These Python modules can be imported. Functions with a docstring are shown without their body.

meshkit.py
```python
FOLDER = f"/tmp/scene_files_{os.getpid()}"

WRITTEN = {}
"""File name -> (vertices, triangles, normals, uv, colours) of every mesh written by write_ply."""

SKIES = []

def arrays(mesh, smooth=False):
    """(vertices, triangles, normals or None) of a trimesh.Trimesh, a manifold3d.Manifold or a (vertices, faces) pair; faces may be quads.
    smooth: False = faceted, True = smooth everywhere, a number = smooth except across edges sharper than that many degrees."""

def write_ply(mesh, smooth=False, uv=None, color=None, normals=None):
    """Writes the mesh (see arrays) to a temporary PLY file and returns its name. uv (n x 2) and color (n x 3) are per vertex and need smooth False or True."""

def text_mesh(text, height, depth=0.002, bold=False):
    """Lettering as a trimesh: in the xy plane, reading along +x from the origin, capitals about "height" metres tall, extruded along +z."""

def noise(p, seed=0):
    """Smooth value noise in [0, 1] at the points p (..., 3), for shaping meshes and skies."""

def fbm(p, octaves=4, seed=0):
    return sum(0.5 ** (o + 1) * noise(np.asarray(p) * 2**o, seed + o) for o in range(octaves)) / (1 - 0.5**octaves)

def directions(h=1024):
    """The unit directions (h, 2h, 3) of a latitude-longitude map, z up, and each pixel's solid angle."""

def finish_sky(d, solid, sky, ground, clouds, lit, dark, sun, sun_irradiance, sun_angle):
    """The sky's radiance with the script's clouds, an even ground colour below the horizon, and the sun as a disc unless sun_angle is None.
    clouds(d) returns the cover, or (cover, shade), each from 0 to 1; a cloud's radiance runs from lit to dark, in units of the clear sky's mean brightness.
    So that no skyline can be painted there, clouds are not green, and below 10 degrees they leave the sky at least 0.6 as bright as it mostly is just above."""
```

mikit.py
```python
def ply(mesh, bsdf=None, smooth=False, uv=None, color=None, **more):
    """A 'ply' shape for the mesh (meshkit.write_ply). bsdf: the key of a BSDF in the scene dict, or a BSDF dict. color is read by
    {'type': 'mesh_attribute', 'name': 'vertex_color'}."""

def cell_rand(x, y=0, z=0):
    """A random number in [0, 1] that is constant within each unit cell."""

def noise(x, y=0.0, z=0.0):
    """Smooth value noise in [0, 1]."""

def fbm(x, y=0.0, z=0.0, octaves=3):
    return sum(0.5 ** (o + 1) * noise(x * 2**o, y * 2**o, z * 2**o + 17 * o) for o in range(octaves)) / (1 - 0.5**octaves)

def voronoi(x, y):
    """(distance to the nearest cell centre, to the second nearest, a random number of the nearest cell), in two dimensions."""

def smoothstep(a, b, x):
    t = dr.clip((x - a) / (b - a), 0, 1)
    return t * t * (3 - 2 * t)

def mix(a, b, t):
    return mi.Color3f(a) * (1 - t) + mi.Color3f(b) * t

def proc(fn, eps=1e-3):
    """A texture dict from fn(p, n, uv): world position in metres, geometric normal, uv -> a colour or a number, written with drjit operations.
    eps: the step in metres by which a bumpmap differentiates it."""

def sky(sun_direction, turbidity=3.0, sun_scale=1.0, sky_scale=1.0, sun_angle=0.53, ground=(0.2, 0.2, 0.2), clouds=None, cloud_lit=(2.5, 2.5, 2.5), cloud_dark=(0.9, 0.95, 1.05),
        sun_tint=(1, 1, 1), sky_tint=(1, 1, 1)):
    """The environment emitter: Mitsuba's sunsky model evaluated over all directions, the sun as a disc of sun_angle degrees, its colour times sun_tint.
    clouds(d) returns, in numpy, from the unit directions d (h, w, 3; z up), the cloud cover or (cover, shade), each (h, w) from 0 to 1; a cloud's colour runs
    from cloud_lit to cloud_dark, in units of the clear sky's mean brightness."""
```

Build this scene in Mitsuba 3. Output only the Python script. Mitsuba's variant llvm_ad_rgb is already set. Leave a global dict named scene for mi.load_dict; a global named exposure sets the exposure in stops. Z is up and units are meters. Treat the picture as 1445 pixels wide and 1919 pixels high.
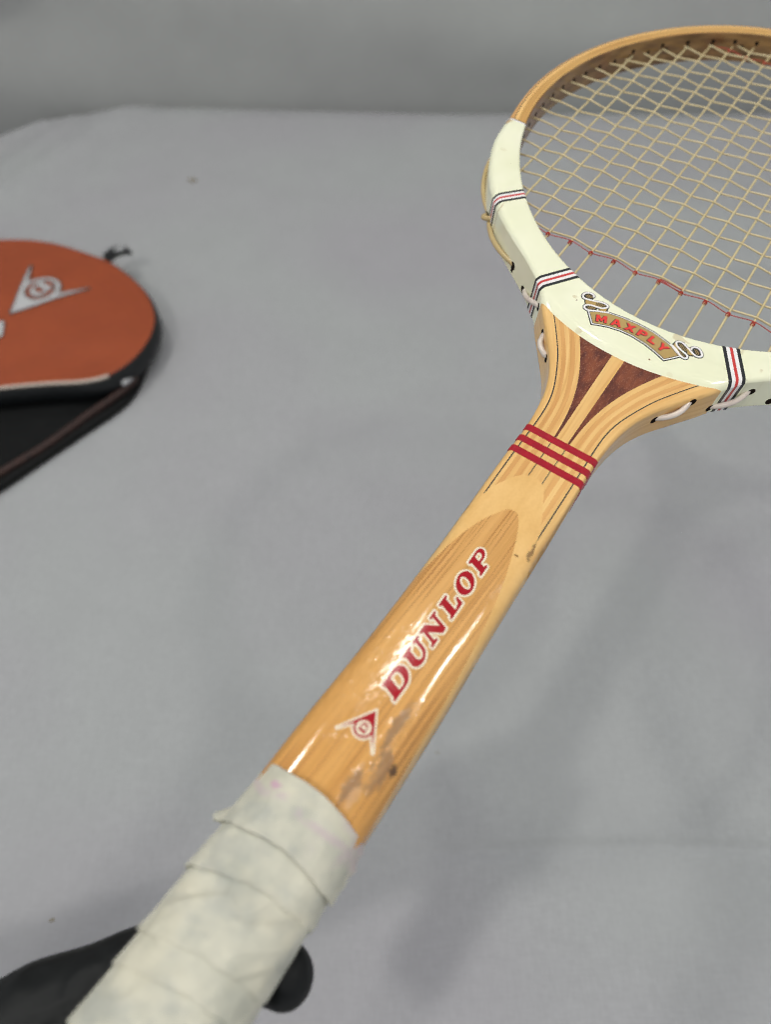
import math
import numpy as np
import trimesh
import drjit as dr
import mitsuba as mi
import manifold3d as m3
import shapely
from shapely.geometry import Polygon, LineString, Point, box
from shapely.ops import unary_union
from shapely import affinity
from scipy.spatial import Delaunay, cKDTree
from scipy.interpolate import PchipInterpolator, CubicSpline
import mikit
import meshkit

T4 = mi.ScalarTransform4f
scene, labels = {}, {}
rng = np.random.default_rng(7)

# ------------------------------------------------------------------ camera, light, exposure
CAM_Z, PITCH = 0.535, math.radians(54.0)
FOC = 1343.08 / 722.5
cp, sp = math.cos(PITCH), math.sin(PITCH)
eye = np.array([0, 0, CAM_Z])
fwd = np.array([0, cp, -sp])
scene['camera'] = {
    'type': 'thinlens', 'fov': math.degrees(2 * math.atan(1 / FOC)), 'fov_axis': 'x',
    'aperture_radius': 0.0019, 'focus_distance': 0.272, 'near_clip': 0.01, 'far_clip': 50.0,
    'to_world': T4().look_at(origin=eye.tolist(), target=(eye + fwd).tolist(), up=[0, 0, 1])}
exposure = 0.08

# the racket's pose: its own frame is u (towards the head), v (to the left), w (up off the face), in metres, origin at the head's centre
ROT = np.array([[0.5559547, -0.8295423, 0.05266819], [-0.69858732, -0.50064605, -0.51120376], [0.45043327, 0.24741281, -0.85784426]])
OFF = np.array([0.17501189, -0.16288703, 0.35045066])
BC = np.array([[1, 0, 0], [0, -sp, cp], [0, -cp, -sp]])          # photograph's axes (right, down, forward) to the room's
RW, OW = BC @ ROT, BC @ OFF + eye
POSE = T4(np.block([[RW, OW[:, None]], [np.zeros((1, 3)), np.ones((1, 1))]]))


def to_room(p):
    return np.asarray(p, float) @ RW.T + OW


def lamp(key, label, pos, size, radiance, towards):
    """A flat lamp out of view overhead: a shallow housing and its glowing diffuser, facing down."""
    hx, hy = size
    x, y, z = pos
    house = trimesh.creation.box((2 * hx + 0.02, 2 * hy + 0.02, 0.04))
    house.apply_translation((x, y, z + 0.025))
    rot = T4().translate([x, y, z]).rotate([0, 0, 1], towards)
    house.apply_translation((-x, -y, -z))
    scene[key + '__housing'] = {**mikit.ply(house, 'lamp_housing'), 'to_world': rot}
    v = np.array([[-hx, -hy, 0], [hx, -hy, 0], [hx, hy, 0], [-hx, hy, 0.0]])
    f = np.array([[0, 2, 1], [0, 3, 2]])
    scene[key + '__diffuser'] = {**mikit.ply((v, f), 'lamp_housing'), 'to_world': rot, 'emitter': {'type': 'area', 'radiance': {'type': 'rgb', 'value': radiance}}}
    labels[key] = {'label': label, 'category': 'ceiling lamp'}


def lamp_at(u, v, w, d, z):
    p = to_room([u, v, w])
    d = RW @ np.array(d)
    return (p + d * ((z - p[2]) / d[2])).tolist()


scene['lamp_housing'] = {'type': 'diffuse', 'reflectance': {'type': 'rgb', 'value': 0.7}}
LC = np.array([1.0, 0.97, 0.9])
lamp('unseen_ceiling_lamp', 'unseen bright square ceiling lamp behind and left of the table, placed so the handle shades the cloth', lamp_at(-.25, 0, 0, (-.58, .19, .79), 2.05), (.052, .052), (390 * LC).tolist(), 0)  # out of view; set so the handle shades the cloth to its right
lamp('unseen_ceiling_lamp_001', 'unseen small ceiling lamp far left above the table, placed for the left glint on the handle', lamp_at(-.337, .0106, .0105, (.185, .58, .79), 2.05), (.085, .10), (72 * LC).tolist(), 56)  # out of view, gives the glint on the handle's left shoulder
lamp('unseen_ceiling_lamp_002', 'unseen small ceiling lamp right above the table, placed for the right glint on the handle', lamp_at(-.291, -.0088, .0105, (.43, -.28, .86), 2.05), (.120, .075), (64 * LC).tolist(), 56)  # unseen overhead, gives the right-hand strip of gloss on the handle
lamp('unseen_ceiling_lamp_003', 'unseen dim narrow ceiling lamp above the far half of the table, placed for the middle glint on the handle', lamp_at(-.308, .0045, .0125, (.41, .20, .89), 2.05), (.085, .04), (80 * LC).tolist(), 56)  # unseen overhead, gives the middle patch of gloss on the varnish
lamp('unseen_ceiling_lamp_004', 'added wide soft fill panel behind the camera, brightens the near cloth', [-.15, -.55, 1.9], (.60, .30), [1.9, 1.9, 1.9], 0)  # added fill light: brightens the near cloth more than the far
scene['room_light'] = {'type': 'constant', 'radiance': {'type': 'rgb', 'value': [0.435, 0.44, 0.452]}}


# ------------------------------------------------------------------ materials
def lin(r, g, b):
    c = np.array([r, g, b]) / 255.0
    return np.where(c <= 0.04045, c / 12.92, ((c + 0.055) / 1.055) ** 2.4).tolist()


def rgb(c):
    return {'type': 'rgb', 'value': list(map(float, c))}


noise, fbm, smooth, mix = mikit.noise, mikit.fbm, mikit.smoothstep, mikit.mix


def local(p):
    q = [p[i] - float(OW[i]) for i in range(3)]
    return [q[0] * float(RW[0, k]) + q[1] * float(RW[1, k]) + q[2] * float(RW[2, k]) for k in range(3)]


def varnish(color, bump=None, bump_scale=1.0, alpha=0.05, eps=2e-4):
    b = {'type': 'roughplastic', 'alpha': alpha * .38, 'int_ior': 1.5, 'nonlinear': False, 'diffuse_reflectance': color}
    if bump is not None:
        b = {'type': 'bumpmap', 'arbitrary': mikit.proc(bump, eps), 'scale': bump_scale, 'bsdf': b}
    return {'type': 'twosided', 'bsdf': b}


def wood(light, dark, fa=35.0, fc=1400.0, amt=0.55, fleck=0.25):
    """Straight-grained wood from a piece's own uv: along the grain and across it, in metres."""
    def fn(p, n, uv):
        wob = (noise(uv.x * 18, uv.y * 60) - 0.5) * 0.0012
        a = fbm(uv.x * fa, (uv.y + wob) * fc, 3.1, 3)
        b = noise(uv.x * 160, (uv.y + wob) * 6000, 9.0)
        c = noise(uv.x * 9, uv.y * 120, 5.0)
        t = dr.clip((a - 0.5) * 1.9 * amt + (b - 0.5) * fleck + (c - 0.5) * 0.5 + 0.42, 0, 1)
        return mix(light, dark, t)
    return fn


def fine(p, n, uv):                      # the slight unevenness of brushed varnish
    return (noise(uv.x * 130, uv.y * 200) - 0.5) * 0.00004 + (noise(uv.x * 700, uv.y * 1100, 4) - 0.5) * 0.000008


def pallet_color(p, n, uv):
    u, v, w = local(p)
    wob = (noise(u * 16, v * 50) - 0.5) * 0.003
    y = v + wob + u * 0.035
    a = fbm(u * 20, y * 600, 1.0, 3)
    b = noise(u * 120, y * 4200, 2.0)
    lines = smooth(0.54, 0.76, fbm(u * 22, y * 2300, 7.0, 2)) * smooth(0.25, 0.6, noise(u * 30, v * 150, 11.0))
    t = dr.clip((a - 0.5) * 1.1 + (b - 0.5) * 0.35 + 0.40, 0, 1)
    c = mix(lin(222, 172, 106), lin(198, 146, 80), t)
    c = mix(c, mi.Color3f(lin(158, 98, 52)), lines * 0.55)
    near = smooth(-0.275, -0.345, u)                     # yellower, more worn towards the grip
    c = mix(c, c * mi.Color3f(0.97, 0.90, 0.72), near * 0.7)
    def blot(cu, cv, ru, rv, k):
        d = dr.sqrt(dr.square((u - cu) / ru) + dr.square((v - cv) / rv)) + (fbm(u * 420, v * 420, k, 3) - 0.5) * 1.5
        return 1 - smooth(0.55, 1.05, d)
    wear = dr.maximum(dr.maximum(blot(-.3395, -.0062, .0055, .0026, 1.0), blot(-.3335, -.0098, .0075, .0023, 2.0)), dr.maximum(blot(-.3225, -.0066, .009, .0018, 3.0), blot(-.3285, -.0088, .005, .002, 8.0)))
    c = mix(c, mi.Color3f(lin(138, 108, 82)), wear * 0.72)
    raw = dr.maximum(blot(-.3418, -.0073, .0032, .0016, 6.0), blot(-.3345, -.0048, .0016, .0008, 5.0))
    c = mix(c, mi.Color3f(lin(205, 160, 112)), raw * 0.8)
    knot = 1 - smooth(0.6, 1.0, dr.sqrt(dr.square((u + .3305) / .0022) + dr.square((v + .0122) / .0012)) + (noise(u * 2200, v * 2200) - 0.5) * 0.5)
    c = mix(c, mi.Color3f(lin(62, 46, 40)), knot * 0.85)
    return c


def pallet_bump(p, n, uv):
    u, v, w = local(p)
    pit = smooth(0.60, 0.78, noise(u * 800, v * 1200, 3.0)) * smooth(-0.290, -0.305, u) * smooth(-0.337, -0.327, u) * smooth(0.0, 0.004, v)
    rough = dr.maximum(smooth(1.3, 0.5, dr.sqrt(dr.square((u + .326) / .014) + dr.square((v + .0085) / .004))), smooth(1.3, 0.5, dr.sqrt(dr.square((u + .3405) / .006) + dr.square((v + .0065) / .0035))))
    r = fbm(u * 700, v * 1100, 2.0, 3) * rough
    return fine(p, n, uv) * 1.3 + r * 0.00055 - pit * 0.00018 + (noise(u * 60, v * 400) - 0.5) * 0.00006


def scarf_color(p, n, uv):
    t = dr.clip((fbm(uv.x * 120, uv.y * 420, 2.0, 3) - 0.5) * 0.9 + 0.45 + (noise(uv.x * 1800, uv.y * 1800) - 0.5) * 0.25, 0, 1)
    u, v, w = local(p)
    c = mix(lin(236, 194, 128), lin(220, 174, 104), t)
    d = dr.sqrt(dr.square((u + .2485) / .0045) + dr.square((v + .0118) / .0012)) + (noise(u * 900, v * 900) - 0.5) * 0.7
    c = mix(c, mi.Color3f(lin(112, 84, 58)), (1 - smooth(0.5, 1.1, d)) * 0.75)
    d = dr.sqrt(dr.square((u + .2535) / .0004) + dr.square((v + .0083) / .0010))
    return mix(c, mi.Color3f(lin(140, 96, 50)), 1 - smooth(0.6, 1.1, d))


def wedge_color(p, n, uv):
    u, v, w = local(p)
    t = fbm(u * 160, v * 500, 2.0, 3)
    dots = smooth(0.70, 0.84, noise(u * 1500, v * 3600, 8.0))
    c = mix(lin(88, 44, 34), lin(132, 72, 46), dr.clip((t - 0.5) * 2.0 + 0.45, 0, 1))
    return mix(c, mi.Color3f(lin(178, 128, 104)), dots * 0.28)


def white_color(p, n, uv):
    u, v, w = local(p)
    t = fbm(u * 55, v * 55, w * 55, 3)
    c = mix(lin(240, 241, 214), lin(233, 235, 203), dr.clip((t - 0.5) * 2.4 + 0.5, 0, 1))
    k = smooth(0.77, 0.83, noise(u * 260, v * 210, 5.0)) * smooth(0.62, 0.75, noise(u * 60, v * 60, 9.0))
    c = mix(c, mi.Color3f(lin(196, 178, 134)), k * 0.55)
    edge = smooth(-0.0450, -0.0415, u + (noise(u * 500, v * 700, 2.0) - 0.5) * 0.004) * smooth(0.107, 0.1105, dr.abs(v))
    c = mix(c, mi.Color3f(lin(190, 148, 90)), edge)
    ring = dr.sqrt(dr.square((u + .1022) / .0036) + dr.square((v - .0830) / .0026))
    mark = smooth(0.72, 0.86, ring) * smooth(1.12, 0.98, ring) * smooth(0.45, 0.6, noise(u * 400, v * 400, 1.0))
    c = mix(c, mi.Color3f(lin(205, 186, 150)), mark * 0.8)
    spk = 1 - smooth(0.7, 1.1, dr.minimum(dr.sqrt(dr.square(u + .1482) + dr.square(v + .0098)) / .00045, dr.sqrt(dr.square(u + .1360) + dr.square(v - .0272)) / .00035))
    return mix(c, mi.Color3f(lin(120, 84, 50)), spk)


def hoop_color(p, n, uv):
    a = fbm(uv.x * 30, uv.y * 1500, 3.1, 3)
    b = noise(uv.x * 120, uv.y * 5200, 9.0)
    t = dr.clip((a - 0.5) * 1.8 + (b - 0.5) * 0.3 + 0.45, 0, 1)
    return mix(lin(214, 172, 104), lin(184, 134, 70), t)


def core_color(p, n, uv):
    u, v, w = local(p)
    t = fbm(u * 90, v * 90, w * 300, 3)
    c = mix(lin(158, 122, 76), lin(110, 80, 48), dr.clip((t - 0.5) * 2.2 + 0.5, 0, 1))
    red = smooth(0.58, 0.72, noise(u * 40, v * 40, 3.0))
    return mix(c, mi.Color3f(lin(140, 74, 52)), red * 0.25)


def tape_color(p, n, uv):
    u, v, w = local(p)
    t = fbm(u * 110, v * 150, w * 150, 4)
    c = mix(lin(203, 201, 184), lin(172, 173, 160), dr.clip((t - 0.5) * 2.4 + 0.45, 0, 1))
    grey = smooth(0.47, 0.70, fbm(u * 190 + 3, v * 150 + u * 60, w * 150 + 5, 4))
    c = mix(c, mi.Color3f(lin(150, 155, 152)), grey * 0.36)
    warm = smooth(0.52, 0.72, fbm(u * 75 + 9, v * 75, w * 75, 3))
    c = mix(c, mi.Color3f(lin(212, 206, 182)), warm * 0.35)
    fib = noise(u * 900, v * 260, w * 260) - 0.5
    c = c * (1 + fib * 0.07)
    # the purplish stain that runs round just under the tape's top edge
    band = smooth(.0016, .0004, dr.abs(u + .3530 + (noise(v * 160, 3.0) - 0.5) * 0.003))
    st = band * smooth(0.35, 0.65, fbm(u * 190, v * 260, 2.0, 3))
    side = smooth(-0.002, -0.013, v) * smooth(-.366, -.350, u) * smooth(0.35, 0.62, fbm(u * 150, v * 200, 6.0, 3))
    c = mix(c, mi.Color3f(lin(190, 166, 178)), dr.maximum(st * 0.42, side * 0.5))
    dot = 1 - smooth(0.5, 1.1, dr.sqrt(dr.square((u + .3507) / .0012) + dr.square((v - .0105) / .0018)) + (noise(u * 900, v * 900) - 0.5) * 0.4)
    return mix(c, mi.Color3f(lin(190, 150, 172)), dot * 0.8)


def tape_bump(p, n, uv):
    u, v, w = local(p)
    cr = fbm(u * 170 + v * 60, v * 150 - u * 40, w * 60, 3)
    def ridges(a, b, k):
        r = 1 - dr.abs(2 * noise(a, b, k) - 1)
        return dr.power(r, 9)
    r1 = ridges(u * 85 + v * 70, v * 40 - u * 25, 2.0) * smooth(0.48, 0.70, noise(u * 50, v * 50, 8.0))
    r2 = ridges(u * 120 - v * 45, v * 65 + u * 30, 5.0) * smooth(0.52, 0.72, noise(u * 60, v * 60, 18.0))
    return cr * 0.0008 + r1 * 0.0007 + r2 * 0.0005 + noise(u * 2200, v * 1200, w * 1200) * 0.00003


def cloth_color(p, n, uv):
    a = fbm(p.x * 5, p.y * 5, 1.0, 3)
    b = fbm(p.x * 26, p.y * 26, p.z * 26, 3)
    weave = noise(p.x * 1100, p.y * 220, p.z * 700) * 0.5 + noise(p.x * 220, p.y * 1100, p.z * 700) * 0.5
    c = mix(lin(164, 167, 168), lin(162, 162, 166), dr.clip((a - 0.5) * 2.4 + 0.5, 0, 1))
    c = c * (1 + (b - 0.5) * 0.05 + (weave - 0.5) * 0.14)
    return c


def cloth_bump(p, n, uv):
    return (fbm(p.x * 14, p.y * 9, 2.0, 3) - 0.5) * 0.004 + (noise(p.x * 900, p.y * 900, p.z * 900) - 0.5) * 0.00006


def backdrop_color(p, n, uv):
    a = fbm(p.x * 4, p.z * 4, 1.0, 3)
    b = fbm(p.x * 20, p.z * 20, 3.0, 3)
    c = mix(lin(162, 165, 163), lin(157, 159, 158), dr.clip((a - 0.5) * 2.4 + 0.5, 0, 1))
    return c * (1 + (b - 0.5) * 0.08)


def orange_color(p, n, uv):
    a = fbm(p.x * 30, p.y * 30, 1.0, 3)
    b = noise(p.x * 900, p.y * 900, 2.0)
    c = mix(lin(150, 71, 40), lin(143, 67, 38), dr.clip((a - 0.5) * 2 + 0.5, 0, 1))
    return c * (1 + (b - 0.5) * 0.10)


def black_bump(p, n, uv):
    return (fbm(p.x * 80, p.y * 80, p.z * 80, 3) - 0.5) * 0.0016


def string_color(c1, c2):
    def fn(p, n, uv):
        return mix(c1, c2, fbm(p.x * 300, p.y * 300, p.z * 300, 2))
    return fn


def zip_color(p, n, uv):
    t = noise(uv.x * 700, uv.y * 300)
    return mix(lin(60, 37, 31), lin(32, 20, 19), t)


def glove_bump(p, n, uv):
    r = dr.power(1 - dr.abs(2 * fbm(p.x * 70 + p.z * 40, p.y * 45, p.z * 60, 2) - 1), 6)
    return (fbm(p.x * 130, p.y * 130, p.z * 130, 3) - 0.5) * 0.0014 + r * 0.0007 + (noise(p.x * 1200, p.y * 1200, p.z * 1200) - 0.5) * 0.00004


P = mikit.proc
M = scene
M['ash'] = varnish(P(wood(lin(236, 196, 130), lin(214, 164, 96))), fine)
M['brown_wood'] = varnish(P(wood(lin(224, 174, 108), lin(202, 146, 84))), fine)
M['hoop_wood'] = varnish(P(hoop_color), fine)
M['core_wood'] = varnish(P(core_color), None, alpha=0.25)
M['pallet'] = varnish(P(pallet_color), pallet_bump, alpha=0.055)
M['scarf'] = varnish(P(scarf_color), fine)
M['wedge'] = varnish(P(wedge_color), fine)
M['glue'] = varnish(rgb(lin(58, 52, 50)), fine)
M['white_paint'] = varnish(P(white_color), fine, alpha=0.045)
M['black_line'] = varnish(rgb(lin(34, 36, 38)), None, alpha=0.06)
M['white_line'] = varnish(rgb(lin(236, 234, 232)), None, alpha=0.06)
M['red_line'] = varnish(rgb(lin(196, 60, 58)), None, alpha=0.06)
M['crimson'] = varnish(P(lambda p, n, uv: mix(lin(172, 24, 40), lin(150, 18, 36), fbm(p.x * 500, p.y * 500, p.z * 500, 2))), None, alpha=0.09)
M['letter_red'] = varnish(rgb(lin(164, 8, 26)), None, alpha=0.07)
M['letter_white'] = varnish(rgb(lin(232, 222, 198)), None, alpha=0.07)
M['banner_red'] = varnish(rgb(lin(224, 62, 56)), None, alpha=0.08)
M['gold'] = varnish(rgb(lin(178, 150, 92)), None, alpha=0.10)
M['hatch'] = varnish(P(lambda p, n, uv: mix(lin(44, 40, 34), lin(168, 142, 90), smooth(0.35, 0.65, 0.5 + 0.5 * dr.sin(local(p)[1] * 9500)))), None, alpha=0.10)
M['string'] = varnish(P(string_color(lin(214, 200, 158), lin(198, 180, 134))), None, alpha=0.22)
M['string_beige'] = varnish(P(string_color(lin(206, 184, 134), lin(182, 158, 110))), None, alpha=0.15)
M['string_white'] = varnish(P(string_color(lin(224, 214, 204), lin(204, 190, 178))), None, alpha=0.10)
M['red_thread'] = varnish(P(string_color(lin(204, 62, 44), lin(170, 44, 34))), None, alpha=0.4)
M['hole'] = {'type': 'twosided', 'bsdf': {'type': 'diffuse', 'reflectance': rgb(lin(34, 28, 24))}}  # flat discs: the shade inside the holes is put into their colour
tape_b = {'type': 'principled', 'base_color': P(tape_color), 'roughness': 0.55, 'specular': 0.35, 'sheen': 0.2}
M['tape'] = {'type': 'twosided', 'bsdf': {'type': 'bumpmap', 'arbitrary': P(tape_bump, 4e-4), 'scale': 1.0, 'bsdf': tape_b}}
M['cloth'] = {'type': 'twosided', 'bsdf': {'type': 'bumpmap', 'arbitrary': P(cloth_bump, 1e-3), 'scale': 1.0, 'bsdf': {'type': 'diffuse', 'reflectance': P(cloth_color)}}}
M['backdrop_cloth'] = {'type': 'twosided', 'bsdf': {'type': 'diffuse', 'reflectance': P(backdrop_color)}}
M['orange'] = {'type': 'twosided', 'bsdf': {'type': 'principled', 'base_color': P(orange_color), 'roughness': 0.55, 'specular': 0.3}}
M['black_vinyl'] = {'type': 'twosided', 'bsdf': {'type': 'bumpmap', 'arbitrary': P(black_bump), 'scale': 1.0, 'bsdf': {'type': 'principled', 'base_color': rgb(lin(20, 23, 25)), 'roughness': 0.5, 'specular': 0.4}}}
M['black_lining'] = {'type': 'twosided', 'bsdf': {'type': 'bumpmap', 'arbitrary': P(black_bump), 'scale': 1.0, 'bsdf': {'type': 'principled', 'base_color': rgb(lin(9, 11, 12)), 'roughness': 0.65, 'specular': 0.2}}}
M['zip_tape'] = {'type': 'twosided', 'bsdf': {'type': 'principled', 'base_color': P(zip_color), 'roughness': 0.7}}
M['silver'] = {'type': 'twosided', 'bsdf': {'type': 'principled', 'base_color': rgb(lin(176, 178, 180)), 'roughness': 0.45, 'specular': 0.5}}
M['ink'] = {'type': 'twosided', 'bsdf': {'type': 'principled', 'base_color': rgb(lin(62, 48, 44)), 'roughness': 0.5}}
M['piping'] = {'type': 'twosided', 'bsdf': {'type': 'principled', 'base_color': rgb(lin(188, 176, 164)), 'roughness': 0.5}}
M['glove'] = {'type': 'twosided', 'bsdf': {'type': 'bumpmap', 'arbitrary': P(glove_bump), 'scale': 1.0, 'bsdf': {'type': 'principled', 'base_color': rgb(lin(14, 17, 18)), 'roughness': 0.58, 'specular': 0.3}}}
M['crumb'] = {'type': 'diffuse', 'reflectance': rgb(lin(138, 130, 112))}


# ------------------------------------------------------------------ the setting
def grid_mesh(fx, us, vs):
    U, V = np.meshgrid(us, vs, indexing='ij')
    p = fx(U, V).reshape(-1, 3)
    i = np.arange(len(us) * len(vs)).reshape(len(us), len(vs))
    q = np.stack([i[:-1, :-1], i[1:, :-1], i[1:, 1:], i[:-1, 1:]], -1).reshape(-1, 4)
    uv = np.stack([U.ravel(), V.ravel()], 1)
    return (p, np.vstack([q[:, [0, 1, 2]], q[:, [0, 2, 3]]])), uv


def sstep(a, b, x):
    t = np.clip((x - a) / (b - a), 0, 1)
    return t * t * (3 - 2 * t)


TABLE = Polygon([(-1.06, -0.9), (-0.78, 0.62), (-0.71, 0.92), (-0.615, 1.10), (-0.55, 1.175), (-0.44, 1.195), (-0.19, 1.182), (0.15, 1.168), (0.60, 1.165), (1.5, 1.16), (1.5, -0.9)])


def cloth_shape(X, Y):
    pts = shapely.points(X, Y)
    d = shapely.distance(pts, TABLE.exterior)
    inside = shapely.contains(TABLE, pts)
    d = np.where(inside, d, -d)
    # rounded over the edge, then hanging: at the back it meets the backdrop in a trough
    wid = 0.05 + 0.10 * sstep(-0.42, -0.58, X)
    drop = np.where(d > wid, 0, ((wid - d) ** 2) * np.where(wid > .06, 3.2, 3.6))
    drop = np.minimum(drop, 0.02 + np.maximum(-d, 0) * 1.5)
    drop = np.minimum(drop, 0.42)
    q = np.stack([X, Y, X * 0], -1)
    fold = (meshkit.fbm(q * [3.2, 2.2, 1], 3, 3) - 0.5) * 0.010 + (meshkit.fbm(q * [9, 7, 1], 3, 5) - 0.5) * 0.0030
    crease = 0.0032 * np.exp(-((Y - 0.098 - 0.006 * np.sin(X * 9)) / 0.005) ** 2) * sstep(0.0, 0.06, X) * (X > -0.6)
    left = np.exp(-((X + 0.50 + (1.1 - Y) * 0.45) / 0.09) ** 2) * sstep(0.7, 1.0, Y)
    ridges = left * 0.0030 * np.sin((X * 0.9 - Y * 0.30) * 75 + 1.3 * np.sin(Y * 9))
    return np.stack([X, Y, fold * 0.45 + crease * 0.6 + ridges - drop - 0.0012], -1)


ys = np.unique(np.concatenate([np.linspace(-0.9, 0.9, 150), np.linspace(0.06, 0.14, 60), np.linspace(0.9, 1.26, 90)]))
xs = np.unique(np.concatenate([np.linspace(-1.5, -0.75, 60), np.linspace(-0.75, -0.35, 100), np.linspace(-0.35, 1.5, 150)]))
mesh, uv = grid_mesh(cloth_shape, xs, ys)
scene['tablecloth'] = mikit.ply(mesh, 'cloth', smooth=True, uv=uv)
labels['tablecloth'] = {'label': 'smooth grey cloth covering the table top under everything', 'kind': 'structure'}


def back_shape(X, S):
    # a cloth hung behind the table: from the trough it curves up and stands almost upright
    y = 1.214 + 0.10 * sstep(0.0, 0.45, S)
    z = S - 0.05
    q = np.stack([X, S, X * 0], -1)
    wav = (meshkit.fbm(q * [1.5, 5, 1], 3, 11) - 0.5) * 0.03 + 0.006 * np.sin(S * 24 + 2 * np.sin(X * 2.2 + 0.5))
    sag = 0.034 * np.exp(-((S - 0.235 - 0.05 * (X + 0.5)) / 0.02) ** 2) * sstep(-0.35, -0.6, X)
    return np.stack([X, y + wav * sstep(0.0, 0.15, S) - sag, z], -1)


mesh, uv = grid_mesh(back_shape, np.linspace(-2.0, 2.4, 180), np.linspace(-0.4, 1.3, 140))
scene['backdrop'] = mikit.ply(mesh, 'backdrop_cloth', smooth=True, uv=uv)
labels['backdrop'] = {'label': 'grey-green cloth hung upright behind the table', 'kind': 'structure'}

# ------------------------------------------------------------------ the racket's outline, in its own plane
AI, BI, E1, E2, E3 = .1035, .13193, .01792, .017294, -.037674


def hoop(t, a, b):
    return np.stack([b * np.cos(t) + E2 * BI * np.cos(2 * t), a * np.sin(t) * (1 + E1 * np.cos(t) + E3 * np.cos(2 * t))], -1)


tt = np.linspace(0, 2 * np.pi, 721)[:-1]
INNER = hoop(tt, AI, BI)
OA, OB = AI + .0085, BI + .0113
top_out = hoop(np.linspace(0, 1.75, 150), OA, OB)
top_out = top_out[top_out[:, 0] > -0.022]
low = np.array([(-39.6, 111.9), (-58.6, 108.6), (-72, 103.6), (-87, 95.6), (-97.1, 88.0), (-111.8, 73.4), (-123.5, 58.6), (-134.0, 46.6), (-140.5, 41.0), (-148.5, 36.0), (-154, 32.2), (-160, 28.2), (-166, 24.2), (-175, 19.4), (-184, 16.4), (-194, 14.7), (-204, 14.0), (-217, 14.1), (-234, 14.5), (-255, 14.7), (-277, 15.0), (-296, 15.4), (-323, 16.2), (-352, 16.6)]) / 1000
raw = np.vstack([top_out[::3], low])
s = np.r_[0, np.cumsum(np.hypot(*np.diff(raw, axis=0).T))]
cs = CubicSpline(s, raw)
half = cs(np.arange(0, s[-1], 0.0006))
half[0, 1] = 0
OUT_PTS = np.vstack([half, (half * [1, -1])[::-1][:-1]])
OUTLINE = Polygon(OUT_PTS).buffer(0)
HOLE = Polygon(INNER)
WHOLE = OUTLINE.difference(HOLE)


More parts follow.
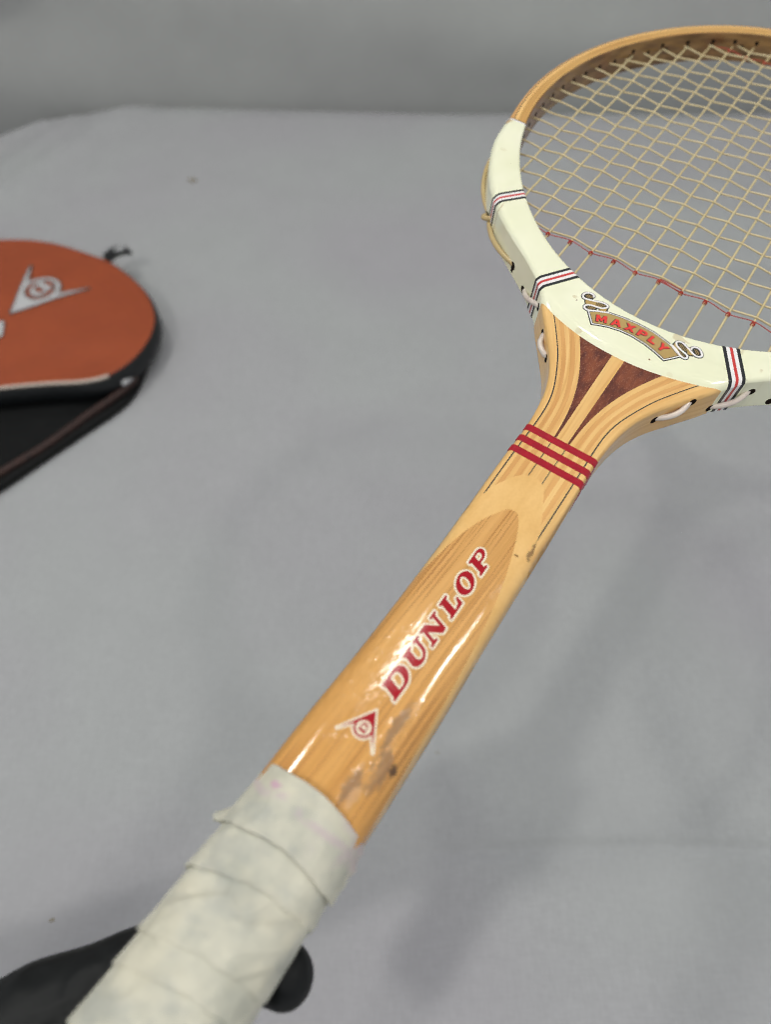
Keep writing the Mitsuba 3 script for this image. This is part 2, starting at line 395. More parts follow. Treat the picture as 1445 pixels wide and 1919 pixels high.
def dense(ring, step=1e-4):
    L = LineString(ring.coords)
    return np.array([L.interpolate(x).coords[0] for x in np.arange(0, L.length, step * 4)])


out_pts = dense(OUTLINE.exterior)
# the cut end of the outline, under the tape, is no silhouette
out_tree = cKDTree(out_pts[out_pts[:, 0] > -0.3515])
in_pts = dense(HOLE.exterior)
in_tree = cKDTree(in_pts)
hw = PchipInterpolator(half[half[:, 0] < -0.13][::-1][:, 0], half[half[:, 0] < -0.13][::-1][:, 1])       # half width of throat and shaft
HS = PchipInterpolator(np.array([-.36, -.347, -.32, -.30, -.26, -.217, -.19, -.165, -.14]), np.array([.0140, .0136, .0124, .0114, .0094, .0079, .0072, .0069, .0069]))
# the white overlay's lower edge on the face
PAINT = np.array([(-140.6, 43.5), (-142.6, 40.6), (-145.5, 36.5), (-149.6, 27.7), (-152.8, 16), (-153.9, 7), (-153.9, -6), (-152.6, -15), (-149.6, -26.5), (-146.0, -35.8), (-143.2, -40.2), (-141, -43.5)]) / 1000
pp = np.r_[0, np.cumsum(np.hypot(*np.diff(PAINT, axis=0).T))]
PAINT = CubicSpline(pp, PAINT)(np.linspace(0, pp[-1], 140))
paint_tree = cKDTree(PAINT)
VC = 0.0004


def rounding(d, r):
    d = np.clip(d, 0, r)
    return r - np.sqrt(np.maximum(r * r - (r - d) ** 2, 0))


def height(q, extra=0.0, paint=False):
    """The face's height over the racket's middle plane at the points q (n, 2)."""
    u, v = q[:, 0], q[:, 1]
    do = out_tree.query(q)[0]
    di = in_tree.query(q)[0]
    do = np.where(shapely.contains_xy(OUTLINE, u, v), do + extra, extra)
    di = np.where(shapely.contains_xy(HOLE, u, v), 0, di) + extra
    r_out = np.interp(u, [-.16, -.125, -.09, 0], [.0018, .0024, .0040, .0030])
    flat = np.where(u < -0.14, HS(np.clip(u, -.36, -.14)), .0076)
    if paint:
        flat = .0076 - .0017 * np.clip(1 - paint_tree.query(q)[0] / .0052, 0, 1) ** 2 * sstep(-.118, -.128, u)
    H1 = flat - rounding(do, r_out) - np.where(u > -0.14, rounding(di, .0012), 0)
    x = np.clip(u, -.3515, -.131)
    a = hw(x) + extra
    n = np.interp(u, [-.36, -.31, -.26, -.215], [3.3, 3.4, 3.8, 6.0])
    t = np.clip(np.abs(v) / a, 0, 1)
    H2 = flat * (1 - t ** n) ** (1 / n)
    k = sstep(-.215, -.245, u)
    return np.maximum(H1 * (1 - k) + H2 * k, 0) + extra


def along(q):
    """(along the grain, across it) in metres, following hoop, throat and shaft."""
    u, v = q[:, 0], q[:, 1]
    th = np.arctan2(v / AI, u / BI)
    s1 = np.stack([np.where(th > 0, th, th) * .12, np.where(shapely.contains_xy(HOLE, u, v), -1, 1) * in_tree.query(q)[0]], 1)
    x = np.clip(u, -.3515, -.131)
    s2 = np.stack([u, v / hw(x) * .015], 1)
    return np.where((u > -.135)[:, None], s1, s2)


RINGS = [OUTLINE.buffer(-d) for d in (.00008, .0002, .0005, .0009, .0014, .002, .0028, .0038)] + [HOLE.buffer(d) for d in (.0001, .0003, .0006, .001)]
RINGS = [r.simplify(3e-6) for r in RINGS]


def resample(ring, step):
    """A ring's points, its own corners kept, at most step apart."""
    c = np.array(ring.coords)[:-1]
    keep = [c[0]]
    for p in c[1:]:
        if np.hypot(*(p - keep[-1])) > 2e-5:
            keep.append(p)
    c = np.array(keep + [keep[0]])
    out = []
    for a, b in zip(c[:-1], c[1:]):
        k = max(1, int(math.ceil(np.hypot(*(b - a)) / step)))
        out.append(a + (b - a) * (np.arange(k) / k)[:, None])
    return np.vstack(out)


def relief(poly, e=0.0, step=.0011, inner=.0020, bottom=None, paint=False, sink=None):
    """A solid piece of the racket: the polygon's area of the face, raised by e, through to the back (or down to bottom below its own top)."""
    vs_, fs_, uvs_ = [], [], []
    base = 0
    for g in getattr(poly, 'geoms', [poly]):
        if g.geom_type != 'Polygon' or g.area < 2e-8:
            continue
        rings = [g.exterior, *g.interiors]
        bd = [resample(r, step) for r in rings]
        B = np.vstack(bd)
        bt = cKDTree(B)
        cand = []
        for R in RINGS:
            for rr in getattr(R, 'geoms', [R]):
                if rr.intersects(g):
                    cand.append(resample(rr.exterior, step))
        x0, y0, x1, y1 = g.bounds
        X, Y = np.meshgrid(np.arange(x0, x1, inner), np.arange(y0, y1, inner), indexing='ij')
        X = X + (np.arange(X.shape[1]) % 2)[None] * inner / 2
        cand.append(np.stack([X.ravel(), Y.ravel()], 1))
        ring_pts = np.vstack(cand[:-1])
        grid_pts = cand[-1]
        ring_pts = ring_pts[shapely.contains_xy(g, ring_pts[:, 0], ring_pts[:, 1])]
        grid_pts = grid_pts[shapely.contains_xy(g, grid_pts[:, 0], grid_pts[:, 1])]
        if len(ring_pts):
            ring_pts = ring_pts[bt.query(ring_pts)[0] > .00006]
        if len(grid_pts):
            other = cKDTree(np.vstack([B, ring_pts]))
            grid_pts = grid_pts[other.query(grid_pts)[0] > inner * .45]
        C = np.vstack([ring_pts, grid_pts])
        Q = np.vstack([B, C]) if len(C) else B
        tri = Delaunay(Q).simplices
        cen = Q[tri].mean(1)
        tri = tri[shapely.contains_xy(g, cen[:, 0], cen[:, 1])]
        a, b, c = Q[tri[:, 0]], Q[tri[:, 1]], Q[tri[:, 2]]
        ar = (b[:, 0] - a[:, 0]) * (c[:, 1] - a[:, 1]) - (b[:, 1] - a[:, 1]) * (c[:, 0] - a[:, 0])
        tri = np.where((ar < 0)[:, None], tri[:, ::-1], tri)[np.abs(ar) > 1e-14]
        top = height(Q, e, paint)
        bot = (-height(Q, e, paint) - .0006 * sstep(-.24, -.20, Q[:, 0]) - .0017 * sstep(-.20, -.15, Q[:, 0]) * sstep(0, -.06, Q[:, 0])) if bottom is None else top - bottom
        st = along(Q)
        n = len(Q)
        vs_ += [np.c_[Q, top], np.c_[Q, bot]]
        fs_ += [tri + base, tri[:, ::-1] + base + n]
        uvs_ += [st, st + [0, .05]]
        base += 2 * n
        ed = np.vstack([tri[:, [0, 1]], tri[:, [1, 2]], tri[:, [2, 0]]])
        key = np.sort(ed, 1)
        _, idx, cnt = np.unique(key, axis=0, return_index=True, return_counts=True)
        be = ed[idx[cnt == 1]]
        be = be[(top[be] - bot[be]).max(1) > 4e-5]
        if len(be):
            k = len(be)
            # walls share their vertices along a boundary so that they shade smoothly, split from the face
            used, inv = np.unique(be, return_inverse=True)
            inv = inv.reshape(be.shape)
            rows = 4
            zz = [top[used] + (bot[used] - top[used]) * r / (rows - 1) for r in range(rows)]
            m = len(used)
            vs_ += [np.c_[Q[used], z] for z in zz]
            uvs_ += [st[used] + np.c_[np.zeros(m), (top[used] - z) + .02] for z in zz]
            for r in range(rows - 1):
                a0, b0 = inv[:, 0] + r * m, inv[:, 1] + r * m
                fs_ += [np.stack([a0, a0 + m, b0], 1) + base, np.stack([b0, a0 + m, b0 + m], 1) + base]
            base += rows * m
    return (np.vstack(vs_), np.vstack(fs_)), np.vstack(uvs_)


def put(key, mesh_uv, bsdf, smooth=True):
    mesh, uv = mesh_uv
    v = np.array(mesh[0], float)
    v[:, 1] += .019 * np.maximum(0, -(v[:, 0] + .30)) * sstep(-.29, -.33, v[:, 0])      # the handle is not quite straight
    mesh = (v, mesh[1])
    k, i = key, 0
    while k in scene:
        i += 1
        k = f'{key}_{i:03d}'
    scene[k] = {**mikit.ply(mesh, bsdf, smooth=smooth, uv=uv), 'to_world': POSE}
    return k


def join(parts):
    vs_, fs_, us_, b = [], [], [], 0
    for (v, f), uv in parts:
        vs_.append(v), fs_.append(np.asarray(f) + b), us_.append(uv)
        b += len(v)
    return (np.vstack(vs_), np.vstack(fs_)), np.vstack(us_)


# curves that divide the throat: the dark glue line A, the dark wedge's outer edge B, the light centre strip C
Au = np.array([-246, -217, -202, -191.5, -184, -178.8, -175.3, -163.2, -158.3, -148.7, -140]) / 1000
Av = np.array([11.4, 11.5, 11.3, 11.5, 12.8, 14.6, 16.0, 21.2, 24.6, 30.2, 37]) / 1000
Bu = np.array([-246, -223, -202, -191.7, -180.6, -171, -165.8, -160.7, -152, -140]) / 1000
Bv = np.array([2.8, 2.75, 2.9, 3.6, 5.5, 8.4, 10.4, 12.8, 17.4, 24.5]) / 1000


def eased(u, v):
    x = np.linspace(u[0], u[-1], 400)
    y = PchipInterpolator(u, v)(x)
    k = np.exp(-.5 * (np.arange(-60, 61) / 18.0) ** 2)
    return PchipInterpolator(x, np.convolve(np.pad(y, 60, mode='reflect', reflect_type='odd'), k / k.sum(), 'valid'))


fA, fB = eased(Au, Av), eased(Bu, Bv)
fC = lambda u: np.interp(u, [-.246, -.205, -.19, -.15], [.0026, .0022, .0023, .0026])


def strip(f0, f1, side, u0=-.246, u1=-.140):
    u = np.linspace(u0, u1, 200)
    return Polygon(np.vstack([np.c_[u, side * f0(u) + VC], np.c_[u, side * f1(u) + VC][::-1]])).buffer(0)


PAINT_SIDE = Polygon(np.vstack([PAINT, [(-.09, -.2), (.3, -.2), (.3, .2), (-.09, .2)]])).buffer(0)          # everything headward of the paint's lower edge
WHITE = WHOLE.intersection(PAINT_SIDE).intersection(box(-.2, -.2, -.0402, .2))
THROAT = OUTLINE.difference(PAINT_SIDE).intersection(box(-.246, -.1, -.1, .1)).difference(WHITE)
# the scarf: where the handle's light cheek laps over the laminations
SC = np.array([(-262, 16.5), (-246, 13.6), (-240.8, 12.5), (-235, 11.0), (-230.6, 8.9), (-226.6, 6.6), (-223.6, 3.2), (-223.0, .8), (-223.5, -1.6), (-225.6, -3.8), (-231.3, -6.4), (-237, -8.9), (-242, -10.6), (-250, -12.6), (-262, -16.5)]) / 1000
ss = np.r_[0, np.cumsum(np.hypot(*np.diff(SC, axis=0).T))]
SC = PchipInterpolator(ss, SC)(np.linspace(0, ss[-1], 120))
SCARF_SIDE = Polygon(np.vstack([SC, [(-.36, -.05), (-.36, .05)]])).buffer(0)
OV = np.array([(-352, 17.2), (-300, 16.6), (-284, 15.4), (-278, 14.4), (-270.4, 12.9), (-260, 10.9), (-250.2, 7.9), (-243.2, 4.5), (-239.4, 1.6), (-239.2, -.6), (-241.2, -2.4), (-246.4, -4.7), (-255, -7.3), (-266.1, -9.8), (-280, -11.8), (-296, -13.2), (-320, -14.6), (-352, -16.5)]) / 1000
so = np.r_[0, np.cumsum(np.hypot(*np.diff(OV, axis=0).T))]
OV = PchipInterpolator(so, OV)(np.linspace(0, so[-1], 220))
OVAL = Polygon(OV).buffer(0)
SHAFT = OUTLINE.intersection(box(-.36, -.1, -.19, .1))
pallet_poly = SHAFT.intersection(OVAL).intersection(box(-.36, -.1, -.2, .1))
scarf_poly = SHAFT.intersection(SCARF_SIDE).difference(OVAL)
throat = THROAT.union(SHAFT.intersection(box(-.262, -.1, -.2, .1))).difference(SCARF_SIDE)

R = 'racket'
labels[R] = {'label': 'varnished wooden tennis racket with white throat overlay and taped grip, held above the cloth', 'category': 'tennis racket'}
u0 = -.2625
for side in (1, -1):
    g = lambda k: (lambda u: fA(np.clip(u, -.246, -.14)) + (fB(np.clip(u, -.246, -.14)) - fA(np.clip(u, -.246, -.14))) * k)
    big = lambda u: u * 0 + .06
    ga = lambda off: (lambda u: fA(np.clip(u, -.246, -.14)) + off * 1.35)
    pieces = [(big, ga(.00018), 'ash', 'outer_ply', 0), (ga(.00018), ga(-.00018), 'glue', 'glue_line', 0), (ga(-.00018), g(.17), 'ash', 'ply', 0),
              (g(.17), g(.36), 'brown_wood', 'ply', 0), (g(.36), g(.55), 'ash', 'ply', 0), (g(.55), g(.77), 'brown_wood', 'ply', 0),
              (g(.77), lambda u: fB(np.clip(u, -.246, -.14)) + .00012, 'ash', 'ply', 0)]
    for f0, f1, mat, name, _ in pieces:
        pz = strip(f0, f1, side, -.2625).intersection(throat)
        put(f'{R}__{name}', relief(pz, step=.0003 if name == 'glue_line' else .0011), mat)
    wz = strip(lambda u: fB(np.clip(u, -.246, -.14)) + .00012, fC, side, -.203).intersection(throat)
    k = put(f'{R}__wedge', relief(wz), 'wedge')
    gl = strip(lambda u: fB(np.clip(u, -.246, -.14)) + .00012, lambda u: fB(np.clip(u, -.246, -.14)) - .00022, side, -.246, -.203).intersection(throat)
    put(f'{R}__glue_line', relief(gl, step=.0002), 'glue')
cz = Polygon(np.vstack([np.c_[np.linspace(-.246, -.203, 60), fB(np.linspace(-.246, -.203, 60)) - .00022 + VC], np.c_[np.linspace(-.203, -.14, 60), fC(np.linspace(-.203, -.14, 60)) + VC],
                        np.c_[np.linspace(-.203, -.14, 60), -fC(np.linspace(-.203, -.14, 60)) + VC][::-1], np.c_[np.linspace(-.246, -.203, 60), -fB(np.linspace(-.246, -.203, 60)) + .00022 + VC][::-1]])).buffer(0)
put(f'{R}__centre_strip', relief(cz.intersection(throat)), 'ash')
labels[f'{R}__wedge'] = {'label': 'dark brown speckled wedge left of the light centre strip'}
labels[f'{R}__wedge_001'] = {'label': 'dark brown speckled wedge right of the light centre strip'}
put(f'{R}__handle_cheek', relief(scarf_poly), 'scarf')
put(f'{R}__handle_pallet', relief(pallet_poly, inner=.0016), 'pallet')
labels[f'{R}__handle_pallet'] = {'label': 'tongue of darker grained wood under the red lettering, scuffed near the tape'}
labels[f'{R}__handle_cheek'] = {'label': 'pale wood cheek feathering out above the darker tongue'}

# the hoop's bare wood above the overlay: inner ply, dark line, thin outer ply
t40 = np.linspace(-1.877, 1.877, 500)
ci = hoop(t40, AI, BI)
co = np.array([OUT_PTS[cKDTree(OUT_PTS).query(c + (c - [0, 0]) / np.hypot(*c) * .0095)[1]] for c in ci])
so_ = LineString(OUT_PTS[:-1])


def hoop_band(f0, f1):
    big = OUTLINE.exterior
    co_ = hoop(t40, OA, OB)
    a = ci + (co_ - ci) * f0
    b = ci + (co_ - ci) * f1
    return Polygon(np.vstack([a, b[::-1]])).buffer(0).intersection(box(-.0400, -.2, .3, .2)).intersection(WHOLE)


for f0, f1, mat, name in ((-.2, .045, 'core_wood', 'inner_ply'), (.045, .50, 'hoop_wood', 'hoop_ply'), (.50, .70, 'ash', 'hoop_ply'), (.70, .735, 'glue', 'hoop_line'), (.735, 1.3, 'brown_wood', 'hoop_ply')):
    put(f'{R}__{name}', relief(hoop_band(f0, f1), inner=.003), mat)
    
# the white overlay: a cap over the face and a skin round the outer wall, on a wooden core
skin = WHITE.difference(OUTLINE.buffer(-.0007))
cap = relief(WHITE, .00012, bottom=.0012, paint=True)
sk = relief(skin, .0001, paint=True)
put(f'{R}__white_overlay', join([cap, sk]), 'white_paint')
labels[f'{R}__white_overlay'] = {'label': 'glossy cream-white painted overlay round the lower half of the hoop'}
put(f'{R}__hoop_core', relief(WHITE.difference(OUTLINE.buffer(-.0007).symmetric_difference(OUTLINE)), -.0006, paint=True), 'core_wood')

# striped bands round the hoop
def line_poly(a, b, half_w, reach=.012):
    a, b = np.array(a), np.array(b)
    d = (b - a) / np.hypot(*(b - a))
    n = np.array([-d[1], d[0]])
    a, b = a - d * reach, b + d * reach
    return lambda x0, x1: Polygon([a + n * x0, b + n * x0, b + n * x1, a + n * x1])


FAT = OUTLINE.buffer(.00022).difference(HOLE.buffer(-.00012))
for (a, b, width, nm) in (((-.1390, .0462), (-.1205, .0343), .0066, 'shoulder_band'), ((-.1393, -.0424), (-.1225, -.0335), .0068, 'shoulder_band'), ((-.1025, .0875), (-.0885, .0765), .0062, 'side_band'), ((-.1025, -.0875), (-.0885, -.0765), .0062, 'side_band')):
    lp = line_poly(a, b, width / 2)
    near = Point(*(np.array(a) + b) / 2).buffer(.02)
    lines = ((-.5, -.30, 'black_line'), (-.30, -.09, 'white_line'), (-.09, .09, 'red_line'), (.09, .30, 'white_line'), (.30, .5, 'black_line'))
    kk = f'{R}__{nm}'
    while any(x.startswith(kk + '__') for x in scene):
        kk = f'{R}__{nm}_001'
    for x0, x1, mat in lines:
        pz = FAT.intersection(lp(x0 * width, x1 * width)).intersection(near)
        put(f'{kk}__stripe', relief(pz, .00022 if 'shoulder' in nm or True else 0, step=.0006, inner=.0012, paint=True), mat)
# end of the overlay: a thin dark and pale line
for x0, x1, mat in ((-.0402, -.0397, 'glue'), (-.0411, -.0402, 'white_line')):
    for y0 in (0, -.2):
        put(f'{R}__end_line', relief(FAT.intersection(box(x0, y0, x1, y0 + .2)), .0002, step=.0004), mat)
# three red lines across the throat
for uc_ in (-.2047, -.2104, -.2160):
    pz = OUTLINE.buffer(.00015).intersection(box(uc_ - .00148, -.05, uc_ + .00148, .05))
    put(f'{R}__throat_stripe', relief(affinity.rotate(pz, 0.0), .00016, step=.0006, inner=.0012), 'crimson')


# ------------------------------------------------------------------ lettering and marks on the racket
def ell(cx, cy, rx, ry, a=0):
    return affinity.rotate(affinity.scale(Point(cx, cy).buffer(1, 32), rx, ry), a, origin=(cx, cy))


LET = {
    'D': unary_union([box(0, 0, .95, 1), affinity.scale(Point(.92, .5).buffer(1, 32), .62, .5), box(-.10, 0, .4, .13), box(-.10, .87, .4, 1)]).difference(unary_union([box(.50, .15, .86, .85), affinity.scale(Point(.86, .5).buffer(1, 32), .25, .35)])),
    'U': unary_union([box(.12, .36, .55, 1), box(-.02, .87, .70, 1), box(1.12, .36, 1.32, 1), box(.96, .87, 1.48, 1), affinity.scale(Point(.72, .38).buffer(1, 32), .60, .40).intersection(box(0, -.1, 2, .40))]).difference(affinity.scale(Point(.835, .42).buffer(1, 32), .285, .27)).difference(box(.55, .42, 1.12, .86)),
    'N': unary_union([box(.14, 0, .34, .95), box(-.04, 0, .52, .13), box(1.16, .1, 1.36, 1), box(.98, .87, 1.50, 1), Polygon([(-.04, 1), (.50, 1), (1.36, .10), (1.36, -.02), (1.02, -.02), (.14, .87), (-.04, .87)])]),
    'L': unary_union([box(.12, 0, .56, 1), box(-.02, .87, .72, 1), box(-.02, 0, 1.1, .13), Polygon([(.6, .12), (.95, .2), (1.06, .44), (1.2, .44), (1.2, 0), (.6, 0)])]),
    'O': affinity.scale(Point(.72, .5).buffer(1, 32), .72, .53).difference(affinity.scale(Point(.72, .5).buffer(1, 32), .28, .38)),
    'P': unary_union([box(.12, 0, .56, 1), box(-.02, 0, .74, .13), box(-.02, .87, .6, 1), box(.5, .42, .85, 1), affinity.scale(Point(.88, .71).buffer(1, 32), .44, .29)]).difference(unary_union([box(.56, .55, .84, .88), affinity.scale(Point(.84, .715).buffer(1, 32), .18, .165)])),
}


def drape(poly, e, thick=.0004, step=.0005, inner=.0008, paint=False):
    return relief(poly, e, step=step, inner=inner, bottom=thick, paint=paint)


HT = .0056
pos = {'D': -.3146, 'U': -.3048, 'N': -.2954, 'L': -.2846, 'O': -.2766, 'P': -.2667}
tops = []
for ch in 'DUNLOP':
    g = affinity.affine_transform(LET[ch], [HT * .98, HT * .34, 0, HT, pos[ch], -.0027])
    g = g.buffer(.00012).buffer(-.00008)
    tops.append(g)
    put(f'{R}__maker_lettering__letter', drape(g, .00020), 'letter_red')
put(f'{R}__maker_lettering__outline', drape(unary_union([g.buffer(.00062) for g in tops]), .00011), 'letter_white')
labels[f'{R}__maker_lettering'] = {'label': 'red slanted capitals DUNLOP outlined in cream along the handle'}

# the flying D: an arrow with a ring, a D inside
def arrow(kind):
    body = Polygon([(2.05, 0), (-1.35, 2.02), (-.10, 1.00), (0, 0), (-.10, -1.00), (-1.35, -2.02)])
    ring = Point(0, 0).buffer(1.0, 48)
    hole = Point(0, 0).buffer(.76, 48)
    back = unary_union([body, ring])
    d = affinity.affine_transform(LET['D'], [.62, .1, 0, .78, -.48, -.40])
    return back, hole, d


def place(g, c, r, ang):
    g = affinity.scale(g, r, r, origin=(0, 0))
    return affinity.translate(affinity.rotate(g, ang, origin=(0, 0)), *c)


back, hole, dd = arrow(0)
lc, lr = (-.3259, 0.0000), .00278
put(f'{R}__arrow_mark__outline', drape(place(back.buffer(.20, join_style=2, mitre_limit=1.6), lc, lr, 0), .00011), 'letter_white')
put(f'{R}__arrow_mark__arrow', drape(place(back.difference(hole), lc, lr, 0), .00020), 'letter_red')
put(f'{R}__arrow_mark__letter', drape(place(dd, lc, lr, 0), .00022), 'letter_red')
labels[f'{R}__arrow_mark'] = {'label': 'small red arrow mark with a D in its ring'}

# the scroll on the white overlay
SCROLL = {
    'banner': [(-138.8, 21.4), (-136.4, 18.1), (-134.3, 13.6), (-133.3, 7.6), (-132.9, 1.6), (-133.3, -5.3), (-134.7, -10.7), (-135.9, -14.2), (-139.5, -19.5), (-143.0, -16.9), (-145.8, -14.6), (-143.9, -10.1), (-142.3, -5.1), (-141.4, 0.6), (-141.5, 5.8), (-142.6, 10.7), (-144.1, 14.4), (-145.2, 16.6)],
'left': [(-130.28, 22.31), (-129.22, 23.27), (-129.62, 25.28), (-131.56, 26.36), (-133.14, 25.7), (-133.07, 23.64), (-131.96, 20.22), (-131.11, 17.15), (-131.78, 15.32), (-133.55, 16.02), (-134.83, 18.87), (-135.4, 21.37), (-136.55, 22.9), (-138.06, 22.87), (-138.59, 21.46), (-137.32, 18.62), (-136.07, 16.0), (-134.97, 13.77)] ,
'right': [(-133.31, -21.17), (-131.87, -21.48), (-131.29, -22.97), (-132.73, -25.11), (-134.6, -25.73), (-135.69, -24.45), (-134.77, -21.74), (-133.0, -18.68), (-132.26, -16.22), (-132.95, -15.11), (-134.57, -15.41), (-135.9, -17.24), (-136.86, -19.56), (-137.92, -21.26), (-139.32, -21.17), (-139.59, -19.91), (-138.61, -18.11), (-136.49, -15.1), (-135.93, -13.58)] ,
'gold': [[(-133.82, 24.44), (-132.29, 20.07), (-131.79, 15.92), (-134.22, 17.78), (-135.13, 21.5), (-135.85, 23.23)], [(-134.97, 17.43), (-132.51, 15.13), (-135.44, 14.69), (-136.31, 16.8)], [(-135.31, -14.41), (-133.46, -14.79), (-136.02, -16.64), (-139.01, -18.91), (-139.88, -18.19)], [(-133.91, -19.47), (-133.04, -20.64), (-134.87, -21.78), (-135.69, -23.38), (-136.64, -21.83), (-136.64, -20.76)]] ,
'hatch': [[(-131.53, 25.54), (-130.21, 24.77), (-130.21, 22.99), (-131.2, 22.34), (-132.44, 24.17)], [(-132.87, 20.25), (-131.87, 17.95), (-132.16, 16.21), (-133.49, 17.2), (-134.15, 19.42)], [(-136.99, 22.23), (-135.88, 21.14), (-135.2, 18.7), (-136.57, 18.97), (-138.02, 21.28)], [(-133.54, -15.87), (-133.06, -16.97), (-134.43, -19.67), (-135.51, -20.74), (-135.86, -19.38), (-135.26, -17.2)], [(-136.53, -16.85), (-137.23, -19.06), (-138.42, -20.6), (-139.01, -19.98), (-138.29, -18.54)], [(-132.69, -22.01), (-132.21, -23.11), (-133.6, -24.84), (-134.7, -24.71), (-134.66, -23.41)]] ,
}
mm = lambda L: Polygon(np.array(L) / 1000).buffer(0)
rnd = lambda g, r: g.buffer(r).buffer(-2 * r).buffer(r)
ban = mm(SCROLL['banner'])
def curl(k):
    c = np.array(SCROLL[k]) / 1000
    d = np.r_[0, np.cumsum(np.hypot(*np.diff(c, axis=0).T))]
    return LineString(CubicSpline(d, c)(np.linspace(0, d[-1], 160)))


curls = [curl('left'), curl('right')]
fills = [rnd(mm(g), .0003) for g in SCROLL['gold']]
hats = [rnd(mm(g), .0003) for g in SCROLL['hatch']]
outer = unary_union([ban.buffer(.00012), *[c.buffer(.00072) for c in curls], *[g.buffer(.0005) for g in fills + hats]]).buffer(.0002).buffer(-.0002)
KB = f'{R}__scroll_decal'
put(f'{KB}__outline', drape(outer, .00022, paint=True), 'black_line')
put(f'{KB}__border', drape(ban.buffer(-.00034), .00026, paint=True), 'white_line')
put(f'{KB}__inner_line', drape(ban.buffer(-.00080), .00029, paint=True), 'black_line')
put(f'{KB}__gold_field', drape(ban.buffer(-.00105), .00032, paint=True), 'gold')
for g in fills:
    put(f'{KB}__gold_fold', drape(g, .00026, paint=True), 'gold')
for g in hats:
    put(f'{KB}__hatching', drape(g, .00028, paint=True), 'hatch')
for c in curls:
    put(f'{KB}__curl', drape(c.buffer(.00040), .00036, step=.0003, inner=.0006, paint=True), 'white_line')
SANS = {
    'M': Polygon([(0, 0), (0, 1), (.32, 1), (.56, .50), (.80, 1), (1.12, 1), (1.12, 0), (.84, 0), (.84, .56), (.62, .12), (.50, .12), (.28, .56), (.28, 0)]),
    'A': Polygon([(0, 0), (.38, 1), (.72, 1), (1.10, 0), (.80, 0), (.72, .22), (.38, .22), (.30, 0)]).difference(Polygon([(.45, .42), (.65, .42), (.55, .74)])),
    'X': Polygon([(0, 0), (.38, .51), (.03, 1), (.37, 1), (.55, .72), (.73, 1), (1.07, 1), (.72, .51), (1.10, 0), (.75, 0), (.55, .29), (.35, 0)]),
    'P': unary_union([box(0, 0, .30, 1), box(.2, .38, .6, 1), ell(.6, .69, .34, .31)]).difference(unary_union([box(.30, .58, .56, .80), ell(.56, .69, .11, .11)])),
    'L': unary_union([box(0, 0, .30, 1), box(0, 0, .82, .24)]),
    'Y': Polygon([(.38, 0), (.38, .42), (0, 1), (.34, 1), (.53, .66), (.72, 1), (1.06, 1), (.68, .42), (.68, 0)]),
}
cv, lh = .0008, .0040
letters = []
xs_ = {'M': .0166, 'A': .0108, 'X': .0052, 'P': -.0004, 'L': -.0054, 'Y': -.0096}
for ch in 'MAXPLY':
    g = affinity.affine_transform(SANS[ch], [0, lh * .96, -lh * .96, 0, 0, 0])            # reads along -v, up is +u
    wch = SANS[ch].bounds[2] * lh * .96
    vm = xs_[ch] - wch / 2
    um = -.1393 - .0030 * ((vm - cv) / .015) ** 2
    ang = math.degrees(math.atan2(-2 * .0030 * (vm - cv) / .015 ** 2, 1))
    g = affinity.translate(g, um, xs_[ch])
    letters.append(affinity.rotate(g, -ang, origin=(um + lh / 2, vm)))
put(f'{KB}__dark_outline', drape(unary_union([affinity.translate(g.buffer(.00018), -.00012, .0001) for g in letters]), .00038, step=.0003, inner=.0006, paint=True), 'black_line')  # printed dark edge behind the red letters
for g in letters:
    put(f'{KB}__letter', drape(g, .00044, step=.0003, inner=.0006, paint=True), 'banner_red')
labels[KB] = {'label': 'gold scroll decal with red capitals MAXPLY on the white overlay'}


# ------------------------------------------------------------------ strings
def tube(path, r, sides=8, cap=True):
    p = np.asarray(path, float)
    t = np.gradient(p, axis=0)
    t /= np.linalg.norm(t, axis=1, keepdims=True)
    ref = np.array([0, 0, 1.0]) if np.abs(t[:, 2]).max() < .9 else np.array([1.0, .2, .1])
    a = np.cross(t, ref)
    a /= np.linalg.norm(a, axis=1, keepdims=True)
    b = np.cross(t, a)
    ang = np.arange(sides) * 2 * np.pi / sides
    r = np.broadcast_to(r, (len(p),))
    v = p[:, None] + r[:, None, None] * (np.cos(ang)[None, :, None] * a[:, None] + np.sin(ang)[None, :, None] * b[:, None])
    i, j = np.meshgrid(np.arange(len(p) - 1), np.arange(sides), indexing='ij')
    j2 = (j + 1) % sides
    q = np.stack([i * sides + j, i * sides + j2, (i + 1) * sides + j2, (i + 1) * sides + j], -1).reshape(-1, 4)
    f = np.vstack([q[:, [0, 1, 2]], q[:, [0, 2, 3]]])
    v = v.reshape(-1, 3)
    if cap:
        k = len(v)
        v = np.vstack([v, p[0], p[-1]])
        js = np.arange(sides)
        e = (len(p) - 1) * sides
        f = np.vstack([f, np.stack([js * 0 + k, (js + 1) % sides, js], 1), np.stack([js * 0 + k + 1, e + js, e + (js + 1) % sides], 1)])
    return v, f


def tube_uv(path, r, sides=8):
    v, f = tube(path, r, sides)
    return (v, f), v[:, :2].copy()


